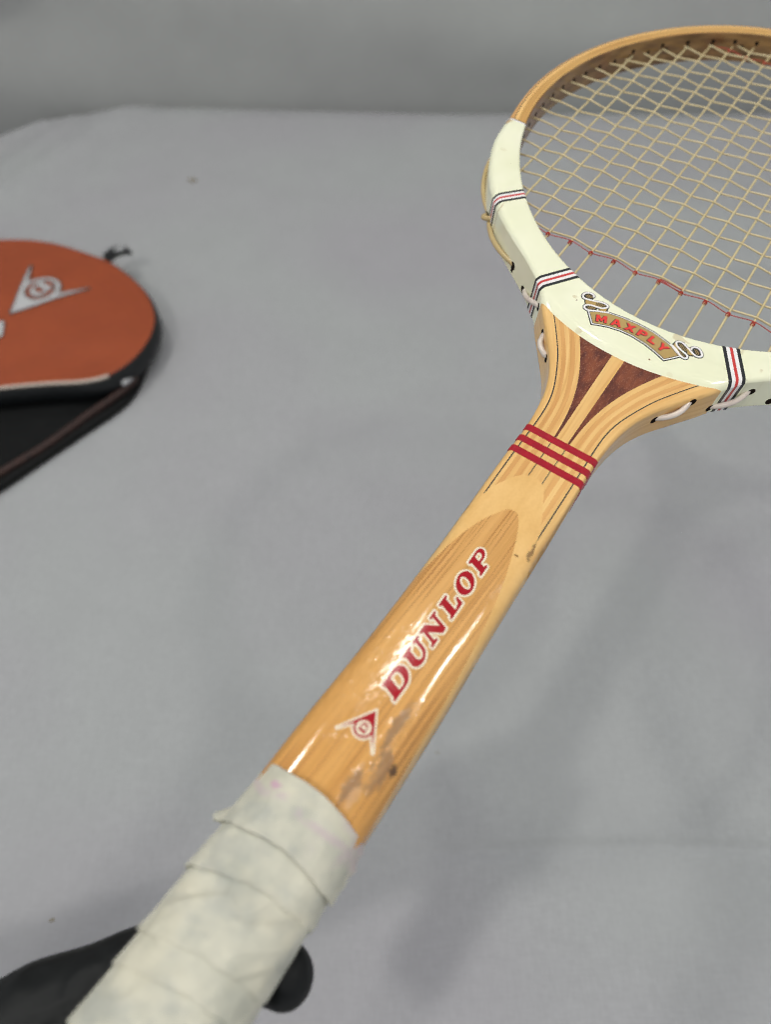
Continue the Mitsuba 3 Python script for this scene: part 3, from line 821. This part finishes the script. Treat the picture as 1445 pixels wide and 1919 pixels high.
DV, DU, U0, SKEW, SR = .010593, .010634, -.07035, .0245, .00056
mains_v = [(8.5 - i) * DV for i in range(18)]
js = list(range(-2, 19))
AMP = .00062
cross_u = lambda j, v: U0 + j * DU - SKEW * v
jit_m = rng.normal(0, .00012, 18)
jit_c = rng.normal(0, .00022, 40)
for i, v0 in enumerate(mains_v):
    L = LineString([(-.2, v0), (.2, v0)]).intersection(HOLE.buffer(.0035))
    a, b = L.bounds[0], L.bounds[2]
    u = np.linspace(a, b, 140)
    ph = (u - U0 + SKEW * v0) / DU
    w = -np.cos(np.pi * (ph + i)) * .00018 * ((ph > -2.6) & (ph < 18.4))
    path = np.c_[u, v0 + jit_m[i] * np.sin(np.linspace(0, np.pi, 140)), w]
    put(f'{R}__main_string', tube_uv(path, SR), 'string')
for j in js:
    L = LineString([(cross_u(j, -.2), -.2), (cross_u(j, .2), .2)]).intersection(HOLE.buffer(.0035))
    v = np.linspace(L.bounds[1], L.bounds[3], 220)
    ii = 8.5 - v / DV
    inside = (ii > -.6) & (ii < 17.6)
    w = np.arcsin(.93 * np.cos(np.pi * (ii + j))) / 1.2 * AMP * 1.05 * np.where(inside, 1, .4)
    u = cross_u(j, v) + jit_c[j + 2] + .00025 * np.sin(v * 60 + j)
    put(f'{R}__cross_string', tube_uv(np.c_[u, v, w], SR * .86), 'string')


def thread(uc, key, i0=0, i1=17, dbl=()):
    parts = []
    ends = LineString([(uc, -.2), (uc, .2)]).intersection(HOLE.buffer(.001)).bounds
    v = np.linspace(ends[1], ends[3], 260)
    ii = 8.5 - v / DV
    u = uc - SKEW * v * .6 + .0004 * np.cos(np.pi * ii * 1.0) * (np.abs(v) < .085)
    parts.append(tube_uv(np.c_[u, v, .0008 + .0005 * np.cos(np.pi * ii)], .00019, 6))
    for (va, vb) in dbl:
        k = (v > va) & (v < vb)
        parts.append(tube_uv(np.c_[u[k] - .0007, v[k], np.full(k.sum(), .0012)], .00019, 6))
        parts.append(tube_uv(np.c_[u[k] + .0004, v[k], np.full(k.sum(), .0015)], .00019, 6))
    for v0 in mains_v:
        if abs(v0) > ends[3] - .004:
            continue
        un_ = np.interp(v0, v, u)
        a = np.linspace(0, 2 * np.pi, 17)
        for du in (-.0006, 0.0004):
            parts.append(tube_uv(np.c_[un_ + du * .7 + .0003 * np.sin(a), v0 + .00078 * np.cos(a), .00078 * np.sin(a)], .00019, 6))
        parts.append(tube_uv(np.array([(un_ - .0002, v0 - .0004, .0010), (un_ - .0012, v0 - .0002, .0013), (un_ - .0022, v0, .0009)]), .00024, 6))
    put(key, join(parts), 'red_thread')


thread(-.0957, f'{R}__trebling_thread', dbl=((-.0055, .0055),))
thread(.1115, f'{R}__trebling_thread')
labels[f'{R}__trebling_thread'] = {'label': 'red thread knotted across the lowest strings'}
labels[f'{R}__trebling_thread_001'] = {'label': 'red thread at the far top of the strings'}


# string loops along the outer wall of the hoop, and dark discs for their holes
def outward(q):
    """(nearest point of the outline, outward normal)"""
    k = cKDTree(OUT_PTS).query(q)[1]
    t = OUT_PTS[(k + 4) % len(OUT_PTS)] - OUT_PTS[k - 4]
    n = np.array([t[1], -t[0]]) / np.hypot(*t)
    if OUTLINE.contains(Point(*(OUT_PTS[k] + n * .001))):
        n = -n
    return OUT_PTS[k], n


def disc(c, n, r, thick=.0006):
    m = trimesh.creation.cylinder(r, thick * 2, sections=20)
    z = np.array([n[0], n[1], 0.0])
    m.apply_transform(trimesh.geometry.align_vectors([0, 0, 1], z))
    m.apply_translation(c)
    return m


def loop(a, b, wa, wb, mat, r=.00085, bulge=.0016, hole_r=.0017, hug=True):
    (pa, na), (pb, nb) = outward(np.array(a)), outward(np.array(b))
    ts = np.linspace(0, 1, 25)
    pts = []
    for t in ts:
        q = np.array(a) * (1 - t) + np.array(b) * t
        p, n = outward(q)
        rise = (bulge * math.sin(math.pi * t) ** .6) - .0012 * (1 - math.sin(math.pi * t)) if hug else bulge
        pts.append(np.r_[p + n * rise, wa * (1 - t) + wb * t])
    put(f'{R}__string_loop', tube_uv(np.array(pts), r, 10), mat)
    ab = (pb - pa) / np.hypot(*(pb - pa))
    (pa, na), (pb, nb) = outward(pa - ab * .0006), outward(pb + ab * .0006)
    for p, n, w in ((pa, na, wa), (pb, nb, wb)):
        put(f'{R}__string_hole_disc', ((lambda m: (np.array(m.vertices), np.array(m.faces)))(disc(np.r_[p, w], n, hole_r, .00012)), None)[0:1] + (np.zeros((len(disc(np.r_[p, w], n, hole_r).vertices), 2)),), 'hole', smooth=False)


loop((-.0600, .1105), (-.0940, .0905), -.001, -.0060, 'string_beige', r=.0010, bulge=.0011)
loop((-.0945, .0900), (-.1000, .0855), -.0062, -.0028, 'string_beige', r=.0012, bulge=.0024, hole_r=.0008)
loop((-.0965, .0885), (-.1201, .0630), -.0055, -.0039, 'string_beige', r=.0012, bulge=.0018, hole_r=.0019)
loop((-.1290, .0525), (-.1415, .0405), -.0062, .0012, 'string_white', r=.00115, bulge=.0019)
loop((-.1553, .0313), (-.1656, .0245), .0020, .0018, 'string_white', r=.00115, bulge=.0016)
loop((-.1555, -.0307), (-.1675, -.0233), .0044, .0008, 'string_white', r=.00115, bulge=.0016)
loop((-.1324, -.0482), (-.1440, -.0388), .0006, -.0044, 'string_white', r=.00115, bulge=.0020)
loop((-.1240, -.0580), (-.1120, -.0735), -.0062, -.0030, 'string_white', r=.00115, bulge=.0018)
for q_, w_, r_ in (((-.1117, .0735), -.0066, .0014), ((-.1205, .0625), -.0064, .0009)):
    (p_, n_) = outward(np.array(q_))
    m_ = disc(np.r_[p_, w_], n_, r_, .00012)
    put(f'{R}__string_hole_disc', ((np.array(m_.vertices), np.array(m_.faces)), np.zeros((len(m_.vertices), 2))), 'hole', smooth=False)


def wall_hole_disc(ang, w, r=.0011):
    q = hoop(np.array([ang]), AI, BI)[0]
    k = cKDTree(INNER).query(q)[1]
    t = INNER[(k + 1) % len(INNER)] - INNER[k - 1]
    n = np.array([t[1], -t[0]]) / np.hypot(*t)
    m = disc(np.r_[q, w], n, r, .0003)
    put(f'{R}__string_hole_disc', ((np.array(m.vertices), np.array(m.faces)), np.zeros((len(m.vertices), 2))), 'hole', smooth=False)


for i, v0 in enumerate(mains_v):
    k = np.argmin(np.abs(INNER[:, 1] - v0) + (INNER[:, 0] < 0) * 9)
    wall_hole_disc(tt[k], .0028)
for j in js[4:]:
    for sgn in (1, -1):
        uu = cross_u(j, 0)
        k = np.argmin(np.abs(INNER[:, 0] - uu) + (INNER[:, 1] * sgn < 0) * 9)
        wall_hole_disc(tt[k], .0004, .0010)


# ------------------------------------------------------------------ the taped grip
GA, GB = .0172, .0166


def grip_radius(u, th):
    n = 2.5
    k = np.interp(u, [-.56, -.40, -.365, -.346], [1.05, 1.0, .985, .955])
    c, s_ = np.abs(np.cos(th)), np.abs(np.sin(th))
    return k / ((c / GA) ** n + (s_ / GB) ** n) ** (1 / n)


edges = [(-.3462, 0.0009), (-.3620, -.0004), (-.3722, -.0030), (-.3893, -.0026), (-.3972, -.0030), (-.4115, -.0022), (-.4255, -.0030), (-.4400, -.0030), (-.4545, -.0030), (-.4690, -.0030), (-.4835, -.0030), (-.498, -.003), (-.5125, -.003), (-.527, -.003), (-.541, 0)]


def turn(k):
    (ua, ta), (ub, tb) = edges[k], edges[k + 1]
    nt, ns = 320, 34
    th = np.linspace(0, 2 * np.pi, nt + 1)[:-1]
    s_ = np.linspace(0, 1, ns)
    TH, S_ = np.meshgrid(th, s_, indexing='ij')
    vv = np.cos(TH)                                   # +1 at the left, -1 at the right
    tilt = lambda t: t * vv
    rag = .0009 * (meshkit.fbm(np.stack([np.cos(TH) * 4, np.sin(TH) * 4, TH * 0 + k], -1), 3, 21 + k) - .5)
    arc = lambda i: -(.0018 if i == 0 else .0030) * vv ** 2
    hi = ua + tilt(ta) + arc(k) + (.0 if k == 0 else .0035) + rag * (1 if k == 0 else .5)
    lo = ub + tilt(tb) + arc(k + 1) + rag * 1.4
    U = hi + (lo - hi) * S_
    over = np.where(S_ < .12, 0, 1) if False else 1
    q = np.stack([U * 55, np.cos(TH) * 1.3, np.sin(TH) * 1.3 + k], -1)
    wr = (meshkit.fbm(q * [1, 2.2, 2.2], 3, 40 + k) - .5) * .0010
    rid = 1 - np.abs(2 * meshkit.noise(np.stack([U * 75 + vv * 1.3 + k, np.cos(TH) * 1.6 - U * 30, np.sin(TH) * 1.6 + 3 * k], -1), 90 + k) - 1)
    wr = wr + rid ** 10 * .00055 * sstep(.45, .65, meshkit.noise(np.stack([U * 40, np.cos(TH) * 1.4, np.sin(TH) * 1.4 + k], -1), 60 + k))
    lift = .00062 * S_ ** 1.6 + (.0003 if k == 0 else -.0003)
    Rr = grip_radius(U, TH) + lift + wr * (.35 + .65 * S_)
    if k == 0:   # the tape's loose corners
        Rr += .0026 * np.exp(-((TH - .10) / .16) ** 2) * sstep(.70, 1, S_) + .0026 * np.exp(-((TH - 6.2) / .14) ** 2) * sstep(.75, 1, S_)
        Rr += .0007 * np.exp(-((TH - 3.02) / .22) ** 2) * np.exp(-((S_ - .35) / .30) ** 2) * (1 + .7 * np.sin(S_ * 21))
        U = U + .0012 * np.exp(-((TH - .05) / .12) ** 2) * S_
    Ro = Rr
    Ri = np.maximum(Rr - .0004, .004)
    po = np.stack([U, Ro * np.cos(TH), Ro * np.sin(TH)], -1)
    pi_ = np.stack([U, Ri * np.cos(TH), Ri * np.sin(TH)], -1)
    # outer skin, then rolled over the lower edge to the inner skin
    P_ = np.concatenate([pi_[:, :1], po, pi_[:, ::-1]], 1)
    nn = P_.shape[1]
    i, j = np.meshgrid(np.arange(nt), np.arange(nn - 1), indexing='ij')
    i2 = (i + 1) % nt
    qd = np.stack([i * nn + j, i * nn + j + 1, i2 * nn + j + 1, i2 * nn + j], -1).reshape(-1, 4)
    f = np.vstack([qd[:, [0, 1, 2]], qd[:, [0, 2, 3]]])
    uvv = np.stack([P_[..., 0], np.broadcast_to(th[:, None] * .017, P_.shape[:2])], -1).reshape(-1, 2)
    return (P_.reshape(-1, 3), f[:, ::-1]), uvv


for k in range(len(edges) - 1):
    key = put(f'{R}__tape_turn', turn(k), 'tape')
labels[f'{R}__tape_turn'] = {'label': 'topmost turn of cream tape with a purple stain and loose corners'}
# the handle's own wood under the tape, to the butt
uu = np.linspace(-.543, -.349, 30)
th = np.linspace(0, 2 * np.pi, 65)[:-1]
G = np.stack([np.stack([np.full(64, u), (grip_radius(u, th) - .0012) * np.cos(th), (grip_radius(u, th) - .0012) * np.sin(th)], -1) for u in uu])
i, j = np.meshgrid(np.arange(29), np.arange(64), indexing='ij')
q = np.stack([i * 64 + j, i * 64 + (j + 1) % 64, (i + 1) * 64 + (j + 1) % 64, (i + 1) * 64 + j], -1).reshape(-1, 4)
V = np.vstack([G.reshape(-1, 3), [[-.543, 0, 0]], [[-.349, 0, 0]]])
js_ = np.arange(64)
F = np.vstack([q[:, [0, 2, 1]], q[:, [0, 3, 2]], np.stack([js_ * 0 + 1920, js_, (js_ + 1) % 64], 1), np.stack([js_ * 0 + 1921, 29 * 64 + (js_ + 1) % 64, 29 * 64 + js_], 1)])
put(f'{R}__butt', ((V, F), V[:, :2].copy()), 'brown_wood')


# ------------------------------------------------------------------ the gloved hand that holds the grip from below
def limb(chains):
    out = m3.Manifold()
    for ch in chains:
        for (a, ra), (b, rb) in zip(ch[:-1], ch[1:]):
            sa = m3.Manifold.sphere(ra, 28).translate(a)
            sb = m3.Manifold.sphere(rb, 28).translate(b)
            out = out + m3.Manifold.batch_hull([sa, sb])
    return out


def hand():
    mm_ = lambda *p: [float(x) for x in p]
    W = (mm_(-516, 78, -62), 23)
    idx = [(mm_(-430, 36, -36), 13.0), (mm_(-397, 13, -32), 10.2), (mm_(-387, -6, -27.5), 8.9), (mm_(-384.3, -15.0, -22.5), 8.2)]
    mid = [(mm_(-452, 30, -37), 12.0), (mm_(-424, 0, -32), 10), (mm_(-416, -22, -20), 9.2), (mm_(-412, -26.5, -2), 8.4)]
    rin = [(mm_(-471, 29, -38), 11.5), (mm_(-446, -2, -32), 9.6), (mm_(-437, -23, -20), 9), (mm_(-433, -27, -2), 8.2)]
    lit = [(mm_(-490, 33, -39), 10.5), (mm_(-468, 4, -32), 8.6), (mm_(-459, -18, -24), 8), (mm_(-455, -26, -10), 7.4)]
    thb = [(mm_(-512, 62, -48), 16), (mm_(-500, 50, -24), 12.5), (mm_(-487, 34, 2), 10.2), (mm_(-478, 22, 21), 9.0)]
    palm = []
    for a, b in ((idx[0], mid[0]), (mid[0], rin[0]), (rin[0], lit[0])):
        hull = m3.Manifold.batch_hull([m3.Manifold.sphere(r, 28).translate(p) for p, r in (a, b, W, (mm_(-532, 80, -62), 21))])
        palm.append(hull)
    M_ = limb([idx, mid, rin, lit, thb])
    for h_ in palm:
        M_ = M_ + h_
    M_ = M_ + m3.Manifold.batch_hull([m3.Manifold.sphere(r, 28).translate(p) for p, r in (thb[0], idx[0], W)])
    M_ = M_ + limb([[W, (mm_(-562, 112, -74), 27), (mm_(-660, 190, -92), 33)]])
    M_ = M_.refine_to_length(2.6)
    ms = M_.to_mesh()
    t = trimesh.Trimesh(ms.vert_properties[:, :3], ms.tri_verts, process=True)
    trimesh.smoothing.filter_taubin(t, lamb=.5, nu=.52, iterations=14)
    v = np.array(t.vertices) / 1000
    n = np.array(t.vertex_normals)
    v = v + n * ((meshkit.fbm(v * 95, 3, 77) - .5) * .0016)[:, None]
    return v, np.array(t.faces)


hv, hf = hand()
scene['person__glove'] = {**mikit.ply((hv, hf), 'glove', smooth=True, uv=hv[:, :2].copy()), 'to_world': POSE}
labels['person'] = {'label': 'hand in a black glove holding the taped grip from below at the bottom left', 'category': 'person'}
labels['person__glove'] = {'label': 'black stretch glove'}

# ------------------------------------------------------------------ the racket cover lying on the cloth
K = 'racket_cover'
labels[K] = {'label': 'orange and black zip racket cover lying open at the left edge', 'category': 'racket cover'}
ring_ = np.array([(-.4591, .7655), (-.4329, .7655), (-.405, .7612), (-.3749, .7504), (-.3449, .7357), (-.3251, .7253), (-.304, .7081), (-.2823, .6859), (-.2636, .6606), (-.2525, .6367), (-.2476, .6198), (-.2465, .6024), (-.2492, .5813), (-.2565, .5601), (-.268, .5427), (-.2776, .5337), (-.2860, .5292), (-.3299, .5226), (-.3808, .516),
                  (-.46, .508), (-.54, .510), (-.60, .535), (-.645, .58), (-.655, .635), (-.63, .69), (-.58, .735), (-.52, .758)])
ro = np.r_[0, np.cumsum(np.hypot(*np.diff(np.vstack([ring_, ring_[:1]]), axis=0).T))]
ringc = CubicSpline(ro, np.vstack([ring_, ring_[:1]]), bc_type='periodic')(np.linspace(0, ro[-1], 400)[:-1])
PANEL = Polygon(ringc).buffer(0)


def flat_solid(poly, z, thick, dome=0.0, edge=.003, step=.004, inner=.012, rough=0.0, tilt=lambda q: 0):
    vs_, fs_, base = [], [], 0
    for g in getattr(poly, 'geoms', [poly]):
        bd = [resample(r, step) for r in [g.exterior, *g.interiors]]
        B = np.vstack(bd)
        x0, y0, x1, y1 = g.bounds
        X, Y = np.meshgrid(np.arange(x0, x1, inner), np.arange(y0, y1, inner), indexing='ij')
        C = [np.stack([X.ravel(), Y.ravel()], 1)]
        for d in (edge * .15, edge * .4, edge, edge * 2.5):
            for r_ in getattr(g.buffer(-d), 'geoms', [g.buffer(-d)]):
                if r_.area > 1e-9:
                    C.insert(0, resample(r_.exterior, step))
        C = np.vstack(C)
        C = C[shapely.contains_xy(g, C[:, 0], C[:, 1])]
        C = C[cKDTree(B).query(C)[0] > edge * .1]
        Q = np.vstack([B, C])
        tri = Delaunay(Q).simplices
        cen = Q[tri].mean(1)
        tri = tri[shapely.contains_xy(g, cen[:, 0], cen[:, 1])]
        a, b, c = Q[tri[:, 0]], Q[tri[:, 1]], Q[tri[:, 2]]
        ar = (b[:, 0] - a[:, 0]) * (c[:, 1] - a[:, 1]) - (b[:, 1] - a[:, 1]) * (c[:, 0] - a[:, 0])
        tri = np.where((ar < 0)[:, None], tri[:, ::-1], tri)[np.abs(ar) > 1e-12]
        d = shapely.distance(shapely.points(Q), g.exterior)
        zt = z - rounding(d, edge) + dome * sstep(0, .09, d) + tilt(Q) + rough * (meshkit.fbm(np.c_[Q * 18, Q[:, :1] * 0], 3, 5) - .5) * sstep(0, .02, d)
        zb = z - thick + tilt(Q)
        zb = np.minimum(zb, zt)
        n = len(Q)
        vs_ += [np.c_[Q, zt], np.c_[Q, zb]]
        fs_ += [tri + base, tri[:, ::-1] + base + n]
        ed = np.vstack([tri[:, [0, 1]], tri[:, [1, 2]], tri[:, [2, 0]]])
        _, idx, cnt = np.unique(np.sort(ed, 1), axis=0, return_index=True, return_counts=True)
        be = ed[idx[cnt == 1]]
        fs_ += [np.stack([be[:, 0], be[:, 0] + n, be[:, 1]], 1) + base, np.stack([be[:, 1], be[:, 0] + n, be[:, 1] + n], 1) + base]
        base += 2 * n
    return np.vstack(vs_), np.vstack(fs_)


def put_flat(key, mesh, bsdf, sm=40):
    k, i = key, 0
    while k in scene:
        i += 1
        k = f'{key}_{i:03d}'
    v, f = mesh
    m = trimesh.graph.smooth_shade(trimesh.Trimesh(v, f, process=True), angle=math.radians(sm), facet_minarea=None)
    scene[k] = mikit.ply((np.array(m.vertices), np.array(m.faces)), bsdf, smooth=True, uv=np.array(m.vertices)[:, :2].copy())


ZT = .035
put_flat(f'{K}__top_panel', flat_solid(PANEL, ZT, .004, dome=.004, rough=.006), 'orange')
labels[f'{K}__top_panel'] = {'label': 'orange top panel with silver arrow emblem'}
# the gusset: a black wall under the panel's rim, leaning outward a little
def wall(ringpts, z0, z1, out0, out1, bulge=.002, rows=8):
    n = len(ringpts)
    t = np.roll(ringpts, -1, 0) - np.roll(ringpts, 1, 0)
    nn = np.stack([t[:, 1], -t[:, 0]], 1)
    nn /= np.linalg.norm(nn, axis=1, keepdims=True)
    if PANEL.contains(Point(*(ringpts[0] + nn[0] * .003))):
        nn = -nn
    P_ = []
    for r in range(rows):
        s_ = r / (rows - 1)
        o = out0 + (out1 - out0) * s_ + bulge * math.sin(math.pi * s_)
        P_.append(np.c_[ringpts + nn * np.broadcast_to(np.asarray(o).reshape(-1, 1), (n, 1)), np.full(n, z0 + (z1 - z0) * s_)])
    P_ += [p - np.c_[nn * .003, np.zeros(n)] for p in P_[::-1]]
    P_ = np.stack(P_, 0)
    R_ = len(P_)
    i, j = np.meshgrid(np.arange(R_), np.arange(n), indexing='ij')
    i2, j2 = (i + 1) % R_, (j + 1) % n
    q = np.stack([i * n + j, i2 * n + j, i2 * n + j2, i * n + j2], -1).reshape(-1, 4)
    return P_.reshape(-1, 3), np.vstack([q[:, [0, 1, 2]], q[:, [0, 2, 3]]])


put_flat(f'{K}__gusset', wall(ringc, ZT - .0016, .012, .0005, .0015, .003), 'black_vinyl', 60)
# the lower half, sagging open towards the viewer
LOWP = np.vstack([[(-.66, .60), (-.62, .70), (-.52, .75), (-.40, .74), (-.31, .69), (-.262, .64)], [(-.2535, .6000), (-.2555, .5720), (-.2580, .5480), (-.2640, .5290), (-.2740, .5130), (-.2965, .4870), (-.3300, .4480), (-.3620, .4110), (-.42, .35), (-.50, .30), (-.60, .30), (-.66, .40)]])
rl = np.r_[0, np.cumsum(np.hypot(*np.diff(np.vstack([LOWP, LOWP[:1]]), axis=0).T))]
LOWR = PchipInterpolator(rl, np.vstack([LOWP, LOWP[:1]]))(np.linspace(0, rl[-1], 260)[:-1])
put_flat(f'{K}__bottom_panel', flat_solid(Polygon(LOWR).buffer(0), .0075, .006, dome=.0, edge=.004, rough=.004), 'black_lining')
zipc = np.array([(-.2590, .5500, .0165), (-.2690, .5350, .0150), (-.2965, .5041, .0125), (-.3303, .4621, .0115), (-.3632, .4288, .0110), (-.42, .372, .010), (-.50, .320, .010)])
zs = np.r_[0, np.cumsum(np.linalg.norm(np.diff(zipc, axis=0), axis=1))]
zp = CubicSpline(zs, zipc)(np.linspace(0, zs[-1], 120))
zt_ = np.gradient(zp, axis=0)
zn = np.stack([-zt_[:, 1], zt_[:, 0], zt_[:, 2] * 0], 1)
zn /= np.linalg.norm(zn, axis=1, keepdims=True)
sec = [(-.0032, -.0045), (-.0032, .0), (-.0012, .0009), (.0012, .0009), (.0032, 0), (.0032, -.0045)]
ZV = np.stack([zp + zn * a + [0, 0, b] for a, b in sec], 1)
n = len(sec)
i, j = np.meshgrid(np.arange(119), np.arange(n), indexing='ij')
q = np.stack([i * n + j, i * n + (j + 1) % n, (i + 1) * n + (j + 1) % n, (i + 1) * n + j], -1).reshape(-1, 4)
put_flat(f'{K}__zipper', (ZV.reshape(-1, 3), np.vstack([q[:, [0, 1, 2]], q[:, [0, 2, 3]]])), 'zip_tape')
labels[f'{K}__zipper'] = {'label': 'dull brown zipper along the open lower half'}
# zipper stop, the seam's white piping, and the hanging tab
stop = trimesh.creation.capsule(.010, .0035, count=[10, 10])
stop.apply_transform(trimesh.transformations.rotation_matrix(math.radians(78), [1, -.4, 0]))
stop.apply_translation((-.2655, .5430, .0185))
put_flat(f'{K}__zipper_stop', (np.array(stop.vertices), np.array(stop.faces)), 'silver')
sm_ = (ringc[:, 1] < .5345) & (ringc[:, 0] > -.60)
pp_ = ringc[sm_][np.argsort(-ringc[sm_][:, 0])]
put_flat(f'{K}__piping', tube(np.c_[pp_ + [0, -.0006], np.full(len(pp_), ZT - .0012)], .0017, 8), 'piping')
tabm = trimesh.creation.box((.030, .016, .004))
tabm = trimesh.Trimesh(*trimesh.remesh.subdivide(*trimesh.remesh.subdivide(tabm.vertices, tabm.faces)))
tv = np.array(tabm.vertices)
tv[:, 2] += .004 * np.cos(tv[:, 0] * 120)
tabm.vertices = tv
slot = trimesh.creation.box((.012, .006, .0046))
slot.vertices = np.array(slot.vertices) + [0.004, 0, .0036]
for m_ in (tabm, slot):
    m_.apply_transform(trimesh.transformations.rotation_matrix(math.radians(38), [0, 0, 1]))
    m_.apply_translation((-.3170, .7440, .0285))
put_flat(f'{K}__tab', (np.array(tabm.vertices), np.array(tabm.faces)), 'black_vinyl')
put_flat(f'{K}__tab__buckle', (np.array(slot.vertices), np.array(slot.faces)), 'silver')
# emblem and the edge of the lettering, printed on the panel
dz = lambda d: ZT + .004 * sstep(0, .09, d)


def on_panel(poly, e, key, mat):
    vs_, fs_, base = [], [], 0
    for g in getattr(poly, 'geoms', [poly]):
        if g.area < 1e-9:
            continue
        B = np.vstack([resample(r, .0012) for r in [g.exterior, *g.interiors]])
        x0, y0, x1, y1 = g.bounds
        X, Y = np.meshgrid(np.arange(x0, x1, .003), np.arange(y0, y1, .003), indexing='ij')
        C = np.stack([X.ravel(), Y.ravel()], 1)
        C = C[shapely.contains_xy(g, C[:, 0], C[:, 1])]
        if len(C):
            C = C[cKDTree(B).query(C)[0] > .0006]
        Q = np.vstack([B, C])
        tri = Delaunay(Q).simplices
        cen = Q[tri].mean(1)
        tri = tri[shapely.contains_xy(g, cen[:, 0], cen[:, 1])]
        a, b, c = Q[tri[:, 0]], Q[tri[:, 1]], Q[tri[:, 2]]
        ar = (b[:, 0] - a[:, 0]) * (c[:, 1] - a[:, 1]) - (b[:, 1] - a[:, 1]) * (c[:, 0] - a[:, 0])
        tri = np.where((ar < 0)[:, None], tri[:, ::-1], tri)[np.abs(ar) > 1e-12]
        d = shapely.distance(shapely.points(Q), PANEL.exterior)
        zt = dz(d) + .006 * (meshkit.fbm(np.c_[Q * 18, Q[:, :1] * 0], 3, 5) - .5) * sstep(0, .02, d) + e
        n = len(Q)
        ed = np.vstack([tri[:, [0, 1]], tri[:, [1, 2]], tri[:, [2, 0]]])
        _, idx, cnt = np.unique(np.sort(ed, 1), axis=0, return_index=True, return_counts=True)
        be = ed[idx[cnt == 1]]
        vs_ += [np.c_[Q, zt], np.c_[Q, zt - .0012]]
        fs_ += [tri + base, tri[:, ::-1] + base + n, np.stack([be[:, 0], be[:, 0] + n, be[:, 1]], 1) + base, np.stack([be[:, 1], be[:, 0] + n, be[:, 1] + n], 1) + base]
        base += 2 * n
    put_flat(key, (np.vstack(vs_), np.vstack(fs_)), mat)


ec, er, ea = (-.3797, .6608), .0215, math.degrees(math.atan2(-.043, -.0235))
E_ = lambda g: place(g, ec, er, ea)
on_panel(E_(back.buffer(.09)), .0007, f'{K}__emblem__outline', 'ink')
on_panel(E_(back.difference(Point(0, 0).buffer(.80, 40))), .0011, f'{K}__emblem__arrow', 'silver')
on_panel(E_(Point(0, 0).buffer(.70, 40)), .0011, f'{K}__emblem__ring_field', 'orange')
DD = affinity.affine_transform(LET['D'], [.62, .1, 0, .92, -.48, -.46])
on_panel(E_(DD.buffer(.07)), .0013, f'{K}__emblem__letter_outline', 'ink')
on_panel(E_(DD), .0017, f'{K}__emblem__letter', 'silver')
labels[f'{K}__emblem'] = {'label': 'silver arrow emblem with a D in its ring on the orange panel'}
fr = affinity.rotate(unary_union([box(-.030, -.009, .004, .009)]), 12, origin=(0, 0))
fr = affinity.translate(fr.buffer(.003), -.4080, .5960)
on_panel(fr.buffer(.0014), .0007, f'{K}__lettering__outline', 'ink')
on_panel(fr, .0011, f'{K}__lettering__letter', 'silver')

# ------------------------------------------------------------------ crumbs on the cloth
for k_, (x, y, r_, lab) in enumerate(((-.2691, .9599, .0042, 'pale crumb on the cloth near the far left of the table'), (-.2180, .0598, .0012, 'small brown speck on the cloth left of the taped grip'), (.0386, .1690, .0008, 'tiny dark speck on the cloth right of the taped grip'))):
    m_ = trimesh.creation.icosphere(2, 1.0)
    v = np.array(m_.vertices)
    v = v * (1 + .35 * (meshkit.noise(v * 2.1 + k_ * 5, 3) - .5))[:, None] * [r_ * 1.4, r_ * .8, r_ * .35]
    q_ = cloth_shape(np.array([x]), np.array([y]))[0]
    key = 'crumb' + (f'_{k_:03d}' if k_ else '_000')
    key = 'fabric_crumb' + (f'_{k_:03d}' if k_ else '')
    scene[key] = {**mikit.ply((v, np.array(m_.faces)), 'crumb', smooth=True), 'to_world': T4().translate([x, y, float(q_[2]) + r_ * .25]).rotate([0, 0, 1], 20 * k_)}
    labels[key] = {'label': lab, 'category': 'crumb'}
